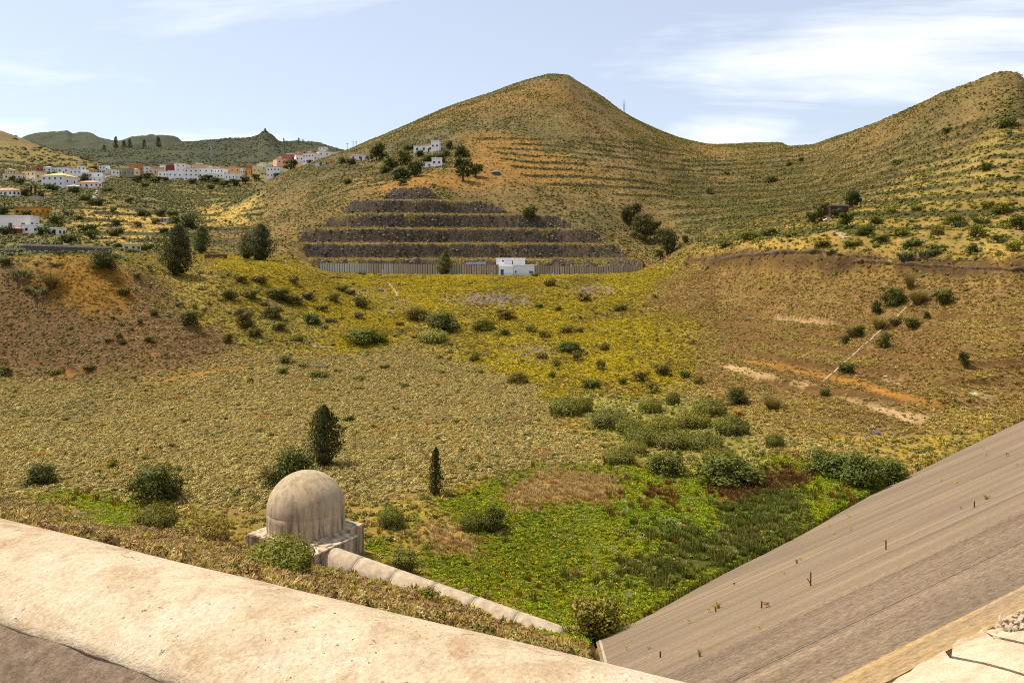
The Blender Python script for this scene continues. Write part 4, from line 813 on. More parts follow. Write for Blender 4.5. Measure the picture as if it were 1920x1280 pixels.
# --- the larger single trees and bushes
for a in [
 ('tall', 332, 517, 66, 90, (.050, .052, .018), 'tall dark two-stemmed tree on the rim above the brown bank'),
 ('tall', 488, 490, 56, 66, (.042, .048, .02), 'broad dark tree beside the track left of the quarry'),
 ('tall', 462, 486, 34, 44, (.06, .065, .03), 'shorter thin tree touching the broad dark tree left of the quarry'),
 ('tall', 377, 474, 36, 48, (.065, .085, .035), 'green tree between the two tallest dark trees on the rim'),
 ('tall', 607, 872, 72, 106, (.045, .052, .018), 'tall dark conical tree behind the domed tower'),
 ('cone', 817, 928, 34, 86, (.045, .055, .02), 'slim young dark conifer standing alone on the dry flat'),
 ('tall', 833, 515, 32, 40, (.075, .082, .018), 'small leafy tree growing in front of the long concrete wall'),
 ('bush', 547, 912, 96, 88, (.07, .092, .035), 'large round grey-green bush touching the conical tree'),
 ('twig', 512, 905, 44, 40, GY, 'bare grey twiggy bush showing left of the dome'),
 ('bush', 305, 936, 108, 84, (.072, .085, .032), 'largest round olive-green bush on the dry flat'),
 ('bush', 78, 906, 64, 44, (.05, .06, .02), 'dark rounded bush at the left edge of the dry flat'),
 ('bush', 209, 877, 28, 20, (.15, .15, .02), 'small yellow-green bush between the two big bushes on the flat'),
 ('bush', 273, 862, 16, 11, (.17, .17, .03), 'tiny yellow-green bush above the largest olive bush'),
 ('cane', 293, 988, 74, 54, (.12, .125, .035), 'dark tall reed clump by the green strip left of the tower'),
 ('cane', 378, 1008, 92, 50, (.17, .15, .05), 'wide straw-tinged reed clump nearest the bank left of the tower'),
 ('cane', 527, 1068, 122, 76, (.115, .135, .035), 'dense leafy clump in front of the tower base'),
 ('cane', 733, 984, 48, 46, (.12, .145, .05), 'round leafy clump just right of the tower'),
 ('cane', 884, 990, 44, 40, (.115, .135, .045), 'left half of the double leafy clump on the marsh edge'),
 ('willow', 925, 992, 52, 50, (.075, .095, .03), 'darker right half of the double clump on the marsh edge'),
 ('willow', 754, 1078, 62, 54, (.125, .145, .06), 'grey-green clump tucked behind the pipe'),
 ('bush', 808, 1124, 42, 26, (.13, .135, .02), 'low bright bush leaning over the pipe'),
 ('willow', 1122, 1196, 118, 100, (.155, .15, .055), 'big pale-leaved bush at the lower corner of the dam face'),
 ('willow', 1372, 905, 132, 62, (.085, .108, .034), 'largest glossy dark bush in the marsh'),
 ('willow', 1252, 889, 86, 46, (.10, .12, .035), 'dark leafy bush left of the largest marsh bush'),
 ('cane', 1160, 868, 58, 36, (.125, .14, .045), 'small reed clump at the marsh edge left of the dark bushes'),
 ('willow', 1545, 888, 92, 52, (.075, .105, .04), 'left bush of the willow thicket against the dam'),
 ('willow', 1612, 908, 100, 66, (.08, .11, .042), 'middle bush of the willow thicket against the dam'),
 ('willow', 1672, 902, 78, 52, (.09, .115, .045), 'right bush of the willow thicket against the dam'),
 ('bush', 1384, 758, 46, 38, (.052, .068, .016), 'dark round bush at the foot of the right slope'),
 ('twig', 1449, 768, 40, 32, GY, 'grey leafless bush at the foot of the right slope'),
 ('bush', 1589, 700, 32, 30, (.05, .068, .018), 'dark round bush beside the drain on the right slope'),
 ('bush', 1674, 572, 46, 42, (.052, .066, .018), 'large dark bush high on the right slope'),
 ('bush', 1645, 588, 20, 30, (.05, .062, .018), 'narrow dark bush left of the large one on the right slope'),
 ('bush', 1767, 570, 38, 40, (.05, .06, .016), 'dark ball-shaped bush highest beside the drain'),
 ('twig', 1721, 570, 34, 32, GY, 'grey leafless bush between the two dark bushes up the slope'),
 ('twig', 1706, 542, 20, 38, GY, 'tall grey leafless shrub at the top of the right slope'),
 ('bush', 1660, 652, 28, 34, (.055, .068, .02), 'dark bush below the drain on the right slope'),
 ('twig', 1648, 617, 30, 30, GY, 'grey leafless bush in the line of shrubs along the drain'),
 ('bush', 1610, 628, 24, 26, (.06, .07, .022), 'dark shrub in the lower line of shrubs on the slope'),
 ('twig', 1596, 632, 16, 26, GY, 'small grey shrub in the lower line of shrubs on the slope'),
 ('bush', 1584, 645, 18, 22, (.045, .058, .018), 'leftmost dark shrub of the line of shrubs on the slope'),
 ('bush', 1676, 608, 26, 20, (.09, .10, .05), 'grey-green shrub on the drain line'),
 ('bush', 1709, 614, 34, 30, (.10, .105, .045), 'wide grey-green shrub right of the drain'),
 ('bush', 1739, 598, 15, 20, (.075, .09, .045), 'small grey-green shrub under the ball-shaped bush'),
 ('tree', 1808, 690, 20, 30, (.04, .055, .018), 'tiny round-headed tree alone on the far right slope'),
 ('bush', 1547, 742, 19, 20, (.06, .075, .02), 'small dark shrub low on the drain'),
 ('bush', 195, 503, 54, 42, (.065, .07, .022), 'dark spreading bush on the crest of the brown bank'),
 ('twig', 96, 540, 34, 36, (.13, .11, .09), 'dark twiggy bush on the bare orange bank'),
 ('bush', 352, 610, 40, 34, (.085, .095, .028), 'olive bush at the lower end of the brown bank'),
 ('bush', 232, 553, 28, 22, (.085, .08, .022), 'olive bush beside the bare orange bank'),
 ('bush', 11, 497, 24, 22, (.06, .065, .03), 'dark bush on the bank crest at the left edge'),
 ('agave', 40, 520, 26, 20, PALE, 'pale agave on the bank crest near the left edge'),
 ('agave', 72, 552, 22, 18, PALE, 'pale agave below the twiggy bush on the bank'),
 ('bush', 586, 606, 34, 27, (.045, .075, .03), 'glossy dark green bush in the hollow below the quarry'),
 ('willow', 826, 620, 74, 42, (.07, .08, .035), 'wide dark shrub mass below the stone chute'),
 ('bush', 782, 598, 52, 28, (.15, .13, .065), 'pale prickly shrub below the stone chute'),
 ('cane', 812, 640, 52, 30, (.15, .16, .075), 'pale grey-green reed clump below the wide dark shrub'),
 ('bush', 697, 642, 92, 34, (.10, .125, .02), 'broad low bright green thicket on the hollow floor'),
 ('bush', 905, 618, 50, 26, (.12, .135, .02), 'bright green low thicket below the dark gravel'),
 ('bush', 1385, 780, 30, 16, (.30, .17, .08), 'rust coloured dry bush below the dark round one')]: plant(*a)
ORD = ['first', 'second', 'third', 'fourth', 'fifth', 'sixth', 'seventh', 'eighth', 'ninth', 'tenth', 'eleventh', 'twelfth', 'thirteenth', 'fourteenth', 'fifteenth', 'sixteenth', 'seventeenth', 'eighteenth', 'nineteenth', 'twentieth', 'twenty-first', 'twenty-second', 'twenty-third', 'twenty-fourth', 'twenty-fifth', 'twenty-sixth', 'twenty-seventh', 'twenty-eighth', 'twenty-ninth', 'thirtieth', 'thirty-first', 'thirty-second', 'thirty-third', 'thirty-fourth', 'thirty-fifth', 'thirty-sixth', 'thirty-seventh', 'thirty-eighth', 'thirty-ninth', 'fortieth']
def row(kind, what, place, group, items, cols, ymin=30.0):
    for i, (px, b_, w, h) in enumerate(sorted(items)):
        plant(kind, px, b_, w, h, cols[i % len(cols)], f'{what} {place}, {ORD[i]} from the left', group, ymin)
row('cane', 'leafy reed clump', 'in the cane thicket above the marsh', 'reed clumps of the cane thicket', [(1060, 780, 60, 46), (1092, 772, 40, 36), (1142, 800, 72, 46), (1180, 812, 50, 36), (1220, 772, 42, 34), (1262, 758, 26, 30), (1330, 778, 60, 40), (1300, 800, 64, 40), (1372, 814, 62, 44), (1205, 832, 70, 40), (1262, 838, 74, 42), (1322, 842, 66, 38), (1190, 848, 44, 28), (1240, 806, 56, 34), (1452, 838, 34, 34), (1350, 868, 66, 36)], [(.105, .118, .036), (.125, .13, .036), (.095, .11, .036)])
row('bush', 'olive shrub', 'on the yellow slope below the pump house', 'shrubs on the yellow slope',
    [(1032, 537, 24, 20), (1002, 519, 18, 11), (1097, 563, 30, 22), (1165, 582, 28, 18), (1009, 577, 18, 12), (1045, 582, 20, 12), (945, 598, 44, 22), (997, 622, 28, 14), (1062, 623, 28, 18), (1087, 623, 20, 12), (1022, 631, 28, 14), (1072, 661, 48, 26), (1083, 676, 24, 24), (1135, 656, 22, 16), (1127, 694, 26, 26), (1242, 704, 36, 30), (1202, 715, 38, 26), (1285, 708, 26, 20), (1308, 719, 28, 18), (1225, 735, 32, 24), (1106, 728, 38, 26), (1168, 720, 20, 18), (1035, 708, 16, 16), (970, 718, 44, 26), (892, 677, 24, 20), (946, 628, 22, 18), (1015, 672, 30, 14), (1045, 685, 22, 14)], [OL, (.10, .09, .03), MG, (.13, .11, .04)], 100)
row('bush', 'dark olive shrub', 'on the broken slope left of the stone chute', 'shrubs on the broken left slope',
    [(489, 531, 36, 24), (450, 528, 26, 18), (550, 532, 26, 20), (525, 562, 54, 26), (576, 560, 26, 18), (625, 566, 28, 22), (676, 576, 34, 26), (673, 598, 22, 17), (505, 594, 46, 26), (455, 612, 44, 40), (548, 568, 44, 18), (600, 582, 30, 16), (640, 546, 26, 16), (655, 552, 22, 14), (470, 560, 36, 22), (430, 560, 34, 26), (478, 630, 32, 22), (560, 640, 30, 16), (425, 640, 24, 20), (520, 618, 36, 18), (680, 516, 18, 10), (620, 605, 26, 12), (750, 610, 20, 12)], [OL, (.085, .085, .028), (.12, .10, .03), (.095, .085, .05)], 110)
row('bush', 'dark shrub', 'on the brown terraced bank', 'shrubs on the brown bank', [(165, 694, 26, 15), (10, 700, 30, 20), (230, 645, 16, 12), (222, 634, 16, 14), (280, 640, 24, 14), (262, 606, 12, 12), (105, 702, 22, 14), (290, 590, 18, 14), (255, 520, 20, 14), (60, 545, 26, 14)], [OL, (.085, .075, .03)], 100)
row('bush', 'low green bush', 'scattered over the dry flat', 'low bushes on the dry flat', [(535, 680, 24, 18), (530, 700, 24, 14), (570, 688, 30, 10), (600, 705, 40, 12), (635, 697, 20, 9), (678, 712, 22, 10), (672, 730, 18, 7), (720, 690, 22, 9), (760, 726, 20, 9), (470, 715, 18, 10), (830, 700, 16, 9), (652, 790, 30, 15), (645, 805, 22, 9), (540, 780, 16, 9), (735, 862, 24, 10), (900, 700, 16, 9), (345, 790, 16, 8), (880, 880, 26, 12), (410, 815, 14, 8)], [(.11, .125, .02), MG, (.13, .13, .03)], 60)
row('bush', 'dark round tree', 'among the houses on the hillside', 'trees around the hillside houses', [(706, 300, 40, 40), (735, 314, 40, 28), (759, 308, 32, 32), (778, 331, 32, 46), (750, 338, 42, 36), (768, 281, 26, 15), (785, 293, 26, 15), (801, 306, 28, 20), (823, 305, 30, 28), (841, 279, 20, 18), (863, 294, 34, 26), (757, 347, 20, 16), (653, 345, 16, 15), (659, 308, 22, 17), (642, 307, 16, 14), (835, 292, 22, 16), (720, 325, 26, 16)], [DG, (.05, .068, .026), (.058, .07, .024)], 290)
plant('tree', 868, 340, 40, 46, DG, 'broad dark tree with a clear trunk on the orange slope', None, 290); plant('tree', 892, 332, 32, 28, DG, 'dark tree touching the broad one on the orange slope', None, 290)
row('tree', 'dark leafy tree', 'in the ravine right of the quarry', 'trees in the ravine', [(1182, 422, 46, 42), (1208, 452, 58, 52), (1251, 477, 48, 52), (1238, 487, 20, 20), (1285, 457, 15, 18), (1228, 440, 30, 30)], [(.055, .062, .024), (.06, .064, .026)], 235)
plant('bush', 993, 407, 28, 30, DG, 'dark bush on the top edge of the quarry', None, 280)
row('tree', 'dark tree', 'around the brown shack on the terraced slope', 'trees around the shack', [(1598, 391, 38, 36), (1540, 415, 38, 40), (1524, 421, 26, 24), (1588, 426, 38, 28), (1570, 408, 24, 16)], [DG, (.055, .07, .022)], 150)
row('bush', 'green bush', 'on the terraces of the right hill', 'bushes on the right hill', [(1445, 342, 26, 17), (1890, 238, 34, 28), (1778, 246, 24, 11), (1850, 318, 24, 20), (1682, 309, 26, 13), (1500, 304, 16, 12), (1330, 363, 18, 14), (1480, 310, 14, 9), (1363, 327, 12, 9), (1640, 420, 34, 18), (1720, 395, 22, 14), (1760, 440, 30, 22), (1790, 420, 44, 24), (1830, 445, 40, 30), (1880, 400, 40, 26), (1905, 430, 36, 34), (1870, 455, 30, 20), (1690, 442, 40, 18), (1650, 455, 34, 22), (1620, 440, 44, 22), (1715, 462, 40, 18), (1820, 475, 32, 24), (1900, 470, 34, 26), (1600, 460, 40, 14), (1670, 400, 20, 14), (1850, 390, 26, 20), (1480, 445, 30, 16), (1440, 440, 40, 18), (1405, 450, 44, 20), (1360, 462, 40, 14), (1540, 462, 40, 14), (1755, 470, 26, 16), (1585, 432, 26, 16)], [MG, (.11, .115, .025), (.065, .085, .025), (.12, .13, .03)], 130)
row('agave', 'blue-grey agave', 'above the dark scarp', 'agaves above the scarp', [(1698, 486, 20, 17), (1734, 481, 20, 15), (1752, 477, 14, 12), (1800, 425, 22, 14), (1840, 420, 24, 14)], [(.09, .12, .15), (.12, .15, .2)], 130)
row('bush', 'dark green tree', 'among the terraces and houses below the village', 'trees of the left valley', [(45, 368, 18, 22), (78, 371, 14, 18), (97, 358, 28, 19), (5, 403, 28, 26), (51, 404, 22, 14), (22, 340, 18, 14), (36, 346, 22, 16), (160, 341, 18, 20), (176, 324, 18, 16), (105, 424, 34, 28), (60, 418, 26, 20), (10, 442, 28, 28), (140, 362, 24, 20), (180, 385, 32, 20), (160, 376, 24, 16), (212, 398, 16, 14), (130, 406, 20, 12), (150, 414, 26, 14), (162, 434, 42, 22), (170, 448, 30, 22), (216, 443, 34, 20), (218, 422, 18, 16), (270, 406, 30, 18), (292, 421, 22, 16), (355, 426, 34, 30), (308, 436, 20, 14), (220, 467, 26, 18), (270, 470, 34, 20), (82, 442, 28, 24), (130, 456, 40, 26), (300, 405, 22, 16), (330, 420, 26, 20), (240, 380, 22, 14), (200, 360, 20, 12), (325, 405, 24, 16), (260, 425, 18, 12)], [DG, (.055, .075, .026), (.07, .085, .03), (.045, .06, .022)], 178)
row('cypress', 'slender dark cypress', 'below the cream block', 'cypresses by the left houses', [(58, 371, 7, 22), (66, 368, 7, 20)], [(.03, .042, .018)], 200)
row('tree', 'dark tree', 'along the foot of the village row', 'trees at the village foot', [(258, 342, 24, 12), (275, 338, 22, 14), (292, 343, 24, 12), (272, 352, 18, 10), (310, 340, 16, 9), (385, 342, 28, 14), (360, 345, 22, 10), (405, 345, 22, 12), (420, 350, 26, 12), (440, 348, 24, 14), (395, 355, 18, 10), (460, 345, 22, 16), (480, 340, 18, 14), (545, 322, 30, 22), (518, 334, 16, 10), (514, 312, 6, 12), (580, 308, 12, 8)], [(.045, .06, .026), (.06, .075, .03)], 480)
row('cypress', 'dark distant pine', 'on the far mountain flank', 'pines on the far mountain', [(217, 277, 11, 20), (232, 277, 11, 13), (243, 277, 11, 16), (270, 275, 9, 13), (296, 274, 13, 17), (195, 281, 11, 9), (497, 248, 7, 7), (532, 268, 4, 9), (560, 267, 6, 8), (568, 267, 4, 6)], [(.04, .052, .035)], 1050)

# ------------------------------------------------------------------ ground cover scattered over the zones
def mound(name, n, size, seed, flat=.7, lv=(.5, 1.4)):
    rd = np.random.default_rng(seed); L = [((0, 0, .12), (.42, .42, .36 * flat))] + [((rd.uniform(-.28, .28), rd.uniform(-.28, .28), rd.uniform(.1, .34)), (.2, .2, .2)) for _ in range(4)]
    p, q = lobes(L, n, .3, -.2); return leaf_mesh(name, p, q, size, M_scat, .7, lv)
SRC = {}
def source(key, meshes):
    SRC[key] = [bpy.data.objects.new(key + '_source', m) for m in meshes]
source('mound', [mound('mound', 110, .16, 400 + i) for i in range(3)])
source('hillbush', [mound('hillbush', 46, .30, 410 + i, .95) for i in range(3)])
source('tuft', [blade_mesh('tuft', 34, 420 + i, .045, .26, .75, .35, M_scat, (.6, 1.3), .75) for i in range(3)])
source('weed', [mound('weed', 60, .2, 430 + i, 1.1, (.55, 1.35)) for i in range(2)] + [blade_mesh('weed', 40, 436, .05, .32, .5, .4, M_scat, (.6, 1.35), .8)])
source('stalk', [blade_mesh('stalk', 44, 440 + i, .022, .3, .35, .5, M_scat, (.5, 1.4)) for i in range(2)])
bmr = bmesh.new(); bmesh.ops.create_icosphere(bmr, subdivisions=1, radius=.5)
for v in bmr.verts: v.co *= random.uniform(.7, 1.2)
_r = bpy.data.meshes.new('stone'); bmr.to_mesh(_r); bmr.free(); _r.materials.append(M_scat); _a = _r.color_attributes.new('lv', 'FLOAT_COLOR', 'POINT'); _a.data.foreach_set('color', np.ones(len(_r.vertices) * 4, 'f'))
source('stone', [_r])
def gn_group(name, objs):
    g = bpy.data.node_groups.new(name, 'GeometryNodeTree'); g.interface.new_socket('Geometry', in_out='INPUT', socket_type='NodeSocketGeometry'); g.interface.new_socket('Geometry', in_out='OUTPUT', socket_type='NodeSocketGeometry')
    gi = g.nodes.new('NodeGroupInput'); go = g.nodes.new('NodeGroupOutput'); ip = g.nodes.new('GeometryNodeInstanceOnPoints'); jn = g.nodes.new('GeometryNodeJoinGeometry')
    for ob in objs:
        oi = g.nodes.new('GeometryNodeObjectInfo'); oi.inputs['Object'].default_value = ob; oi.inputs['As Instance'].default_value = True; g.links.new(oi.outputs['Geometry'], jn.inputs[0])
    def na(nm, ty):
        n = g.nodes.new('GeometryNodeInputNamedAttribute'); n.data_type = ty; n.inputs['Name'].default_value = nm; return n.outputs['Attribute']
    g.links.new(gi.outputs[0], ip.inputs['Points']); g.links.new(jn.outputs[0], ip.inputs['Instance']); ip.inputs['Pick Instance'].default_value = True
    g.links.new(na('pick', 'INT'), ip.inputs['Instance Index']); g.links.new(na('rot', 'FLOAT_VECTOR'), ip.inputs['Rotation']); g.links.new(na('scl', 'FLOAT_VECTOR'), ip.inputs['Scale'])
    g.links.new(ip.outputs[0], go.inputs[0]); return g
def scatter(name, key, label, cat, rules):
    """rules: (zones, per m2, Y range, size range, height factor, tints, patch seed, patch cut)"""
    PT = []; SC = []; TI = []
    for zs, dens, (ya, yb), (s0, s1), hf, tints, ps, cut in rules:
        n = int(dens * 1.42 * (yb * yb - ya * ya) / 2); u = rng.uniform(-.71, .71, n); y = np.sqrt(rng.uniform(ya * ya, yb * yb, n)); x = u * y
        gu, gj = gridc(x, y); ii = np.round(gu).astype(int); jj = np.round(gj).astype(int)
        ok = np.isin(ZONE[jj, ii], zs) & VIS[jj, ii]
        if ps:
            w_ = max(3.0, (ya + yb) / 60); f = fbm(x / w_, y / w_, ps, 3); ok &= f + rng.normal(size=n) * .06 > cut
        x = x[ok]; y = y[ok]; z = H(x, y); okd = ~((damz(x, y) > z - .05) & (x / y > .100) & (y < 130)); x = x[okd]; y = y[okd]; z = z[okd]
        m = len(x); sz = s0 + (s1 - s0) * rng.uniform(0, 1, m) ** 1.6; PT.append(np.stack([x, y, z - .04 * sz], 1)); SC.append(np.stack([sz * rng.uniform(.8, 1.2, m), sz * rng.uniform(.8, 1.2, m), sz * hf * rng.uniform(.75, 1.25, m)], 1))
        tt = np.array(tints); cN = np.clip(.5 + 1.6 * fbm(x / 9, y / 9, 77, 3) + rng.normal(size=m) * .28, 0, .999) * len(tt); tv = tt[cN.astype(int)] * rng.uniform(.78, 1.2, m)[:, None]; lm = tv.mean(1, keepdims=True); TI.append(np.clip((lm + (tv - lm) * 1.18) * .92, .004, 1))
    PT = np.concatenate(PT); SC = np.concatenate(SC); TI = np.concatenate(TI); n = len(PT)
    me = bpy.data.meshes.new(name); me.vertices.add(n); me.vertices.foreach_set('co', PT.astype('f').ravel())
    a = me.attributes.new('scl', 'FLOAT_VECTOR', 'POINT'); a.data.foreach_set('vector', SC.astype('f').ravel())
    rt = np.stack([rng.normal(size=n) * .12, rng.normal(size=n) * .12, rng.uniform(0, 6.28, n)], 1); a = me.attributes.new('rot', 'FLOAT_VECTOR', 'POINT'); a.data.foreach_set('vector', rt.astype('f').ravel())
    a = me.attributes.new('tint', 'FLOAT_COLOR', 'POINT'); a.data.foreach_set('color', np.concatenate([TI, np.ones((n, 1))], 1).astype('f').ravel())
    a = me.attributes.new('pick', 'INT', 'POINT'); a.data.foreach_set('value', rng.integers(0, len(SRC[key]), n).astype('i'))
    me.update(); o = link(name, me); md = o.modifiers.new('scatter', 'NODES'); md.node_group = gn_group(name, SRC[key]); print('SCATTER', name, n)
    return tag(o, label, cat, kind='stuff')
T_sc = [(.36, .285, .115), (.50, .405, .165), (.47, .375, .155), (.42, .345, .155), (.30, .245, .10)]
T_ye = [(.50, .395, .055), (.56, .44, .06), (.43, .345, .07), (.33, .28, .07), (.30, .215, .06)]
T_br = [(.33, .21, .08), (.41, .28, .11), (.27, .175, .068), (.38, .31, .12)]
T_hill = [(.135, .13, .038), (.25, .205, .062), (.33, .25, .08), (.11, .112, .035), (.22, .185, .055), (.17, .155, .045)]
T_gr = [(.155, .215, .02), (.20, .25, .024), (.29, .29, .035), (.14, .17, .024)]
scatter('dry_scrub', 'mound', 'pale dry scrub mounds carpeting the flat and the banks', 'scrub', [
    ([1], 5.4, (56, 200), (.38, .95), .75, T_sc, 501, -.36), ([1], .05, (56, 200), (.8, 1.5), .7, [(.13, .135, .03), (.17, .16, .04)], 0, 0), ([23, 24], 1.4, (40, 256), (.4, 1.0), .8, [(.30, .25, .085), (.20, .185, .055), (.38, .30, .12), (.16, .155, .045)], 0, 0),
    ([4], 5.0, (105, 200), (.3, .8), .75, [(.34, .26, .13), (.24, .17, .07), (.165, .145, .05), (.40, .32, .18), (.20, .16, .06)], 503, -.34), ([6], 2.2, (90, 240), (.3, .8), .75, [(.40, .31, .12), (.27, .20, .075), (.20, .165, .05), (.46, .36, .14)], 505, -.2),
    ([13], 2.6, (22, 66), (.3, .85), .75, [(.31, .20, .095), (.23, .145, .07), (.40, .31, .14), (.24, .21, .06), (.17, .155, .045)], 507, -.16), ([3], .5, (110, 262), (.5, 1.2), .8, [(.20, .175, .05), (.16, .145, .06), (.30, .25, .06)], 509, -.05), ([22], 1.2, (60, 150), (.4, .9), .8, T_sc, 0, 0),
    ([23], .09, (130, 256), (1.2, 2.8), .75, [(.135, .13, .034), (.17, .15, .04), (.11, .105, .04)], 561, -.05), ([3], .035, (130, 256), (1.2, 2.4), .75, [(.15, .14, .036), (.12, .11, .036)], 563, .02), ([21], .24, (130, 360), (1.0, 2.4), .7, [(.16, .17, .028), (.13, .14, .03), (.20, .20, .035)], 565, .02), ([4], .05, (105, 200), (.9, 1.6), .8, [(.13, .12, .036), (.10, .09, .034)], 0, 0)])
scatter('grass_tufts', 'tuft', 'yellow and straw grass tufts on the slopes', 'grass', [
    ([3, 9], 4.2, (110, 268), (.35, .9), .75, T_ye, 511, -.3), ([6], 3.6, (90, 240), (.35, .8), .7, T_br + [(.46, .35, .11), (.48, .38, .12)], 513, -.26), ([4], 1.4, (105, 200), (.3, .7), .7, T_br, 515, -.1), ([23], 1.6, (40, 256), (.35, .85), .75, [(.42, .32, .10), (.36, .27, .09), (.46, .36, .08)], 0, 0),
    ([5], 3.4, (120, 200), (.35, .8), .8, [(.42, .245, .075), (.35, .19, .055), (.48, .31, .10)], 0, 0), ([16], 1.6, (262, 306), (.5, 1.1), .75, [(.50, .38, .09), (.42, .33, .10), (.36, .26, .09)], 559, -.12), ([7], .9, (80, 250), (.3, .75), .7, T_br, 0, 0), ([20], .4, (80, 250), (.3, .7), .7, T_ye, 0, 0), ([8], 1.0, (120, 240), (.4, .9), .7, T_br, 567, 0), ([1], 5.0, (56, 200), (.35, .8), .8, [(.50, .31, .11), (.46, .30, .12)], 571, .27),
    ([1], 1.0, (56, 200), (.3, .7), .8, [(.48, .37, .14), (.42, .32, .12)], 519, .02), ([13], 1.8, (20, 66), (.25, .6), .8, [(.42, .30, .12), (.32, .23, .085)], 0, 0), ([11], .25, (200, 520), (.6, 1.4), .6, [(.50, .37, .15), (.42, .31, .12)], 0, 0), ([21, 0, 10], .05, (130, 560), (.7, 1.6), .6, [(.40, .29, .10), (.33, .25, .08), (.36, .23, .09)], 0, 0)])
scatter('marsh_weeds', 'weed', 'bright green weeds filling the wet bottom beside the dam', 'weeds', [
    ([2], 26, (40, 92), (.18, .42), .8, [(.18, .265, .016), (.24, .31, .02), (.31, .33, .026), (.37, .34, .032), (.17, .22, .02)], 521, -.5), ([2], 1.6, (40, 92), (.18, .45), .9, [(.40, .37, .035), (.42, .33, .04)], 523, .05), ([24], 2.4, (40, 92), (.3, .7), .9, [(.20, .21, .045), (.36, .25, .09)], 0, 0), ([19], 2.4, (40, 92), (.35, .8), .9, [(.13, .165, .03), (.18, .20, .04)], 0, 0), ([22], 1.0, (60, 150), (.4, .9), .9, [(.16, .18, .045), (.23, .23, .065)], 0, 0)])
scatter('marsh_stalks', 'stalk', 'dark, rust and bleached stalks standing in the marsh', 'reeds', [
    ([18], 9.0, (40, 92), (.45, .9), .8, [(.16, .075, .035), (.20, .105, .042), (.12, .065, .03)], 537, -.08), ([19], 6.0, (40, 92), (.4, .9), .8, [(.115, .135, .03), (.17, .17, .05), (.16, .145, .045)], 531, -.2), ([19, 2], .9, (40, 92), (.4, .9), .35, [(.42, .37, .25), (.36, .31, .20)], 533, .10),
    ([17], 9, (40, 92), (.35, .7), .7, [(.48, .31, .14), (.41, .26, .11), (.52, .38, .21)], 0, 0), ([2], .6, (40, 92), (.4, .8), 1.0, [(.22, .10, .04), (.16, .145, .04)], 535, .05)])
scatter('hillside_scrub', 'hillbush', 'low olive scrub speckling the hill slopes', 'scrub', [
    ([0], .34, (255, 660), (.5, 1.4), .65, T_hill, 541, -.3), ([0], .45, (255, 660), (.7, 1.8), .65, [(.14, .14, .035), (.20, .18, .045), (.115, .12, .035)], 542, .02), ([26], 1.0, (180, 900), (.6, 1.6), .75, [(.12, .12, .032), (.16, .15, .042), (.09, .085, .036), (.20, .165, .06)], 549, -.2), ([10], .16, (255, 640), (.5, 1.3), .65, T_hill, 0, 0), ([21], .24, (130, 480), (.7, 1.9), .7, [(.16, .165, .035), (.12, .135, .038), (.22, .205, .05), (.30, .25, .075)], 543, -.06), ([12], .20, (165, 830), (1.0, 3.0), .75, [(.10, .115, .038), (.15, .15, .05), (.22, .19, .07), (.12, .13, .045)], 545, -.16),
    ([11], .016, (200, 520), (1.2, 2.6), .8, [(.11, .12, .04)], 0, 0), ([8], .5, (120, 240), (.4, 1.0), .6, [(.17, .12, .06), (.24, .18, .08), (.15, .135, .05)], 0, 0), ([15], .08, (262, 306), (.6, 1.2), .8, [(.20, .17, .06)], 0, 0), ([14], .02, (560, 1900), (2.2, 6.0), .6, [(.085, .092, .045), (.12, .118, .055), (.15, .14, .06)], 547, -.16)])
scatter('lava_stones', 'stone', 'dark loose lava stones on the slopes', 'stones', [([20], 2.2, (80, 250), (.2, .6), .7, [(.10, .085, .075), (.17, .14, .12), (.06, .052, .045)], 0, 0), ([15], .7, (262, 306), (.3, 1.1), .8, [(.12, .095, .07), (.26, .21, .16), (.07, .055, .045)], 551, -.05), ([8], .4, (120, 240), (.25, .8), .7, [(.22, .14, .08), (.12, .08, .045)], 0, 0)])

# ------------------------------------------------------------------ second row of the village
rd_ = random.Random(5); cols_ = [('white', WHT), ('cream', (.70, .58, .38)), ('white', WHT), ('ochre', (.58, .36, .14)), ('pink', (.62, .36, .30)), ('white', WHT), ('brick red', (.40, .14, .09)), ('white', WHT)]
fx = [(230, 318), (252, 316), (270, 312), (284, 311), (298, 312), (306, 309), (318, 307), (349, 309), (372, 306), (392, 311), (404, 312), (414, 310), (436, 311), (452, 315), (468, 309), (492, 304), (508, 303), (524, 294), (544, 286), (560, 284), (580, 283)]
for i, (px, pt) in enumerate(fx):
    nm_, cc = cols_[i % 8]; w_ = rd_.uniform(9, 14); house(f'small {nm_} house in the upper row of the village, {ORD[i]} from the left', px - w_ / 2, px + w_ / 2, pt, pt + 14, cc, rd_.choice([None, RED, (.55, .30, .2)]), rd_.choice([0, 0, .9]), rd_.choice([1, 2]), 2, ymin=690, below=12, door=False)
fx = [(16, 316), (118, 338), (134, 346), (88, 312), (208, 318), (150, 310), (170, 316), (66, 312)]
for i, (px, pt) in enumerate(fx):
    nm_, cc = cols_[(i * 3 + 1) % 8]; w_ = rd_.uniform(12, 18); house(f'small {nm_} cottage squeezed among the left valley houses, {ORD[i]} from the left', px - w_ / 2, px + w_ / 2, pt, pt + 11, cc, rd_.choice([None, RED]), rd_.choice([0, .9]), 1, 2, ymin=330, below=6, door=False)
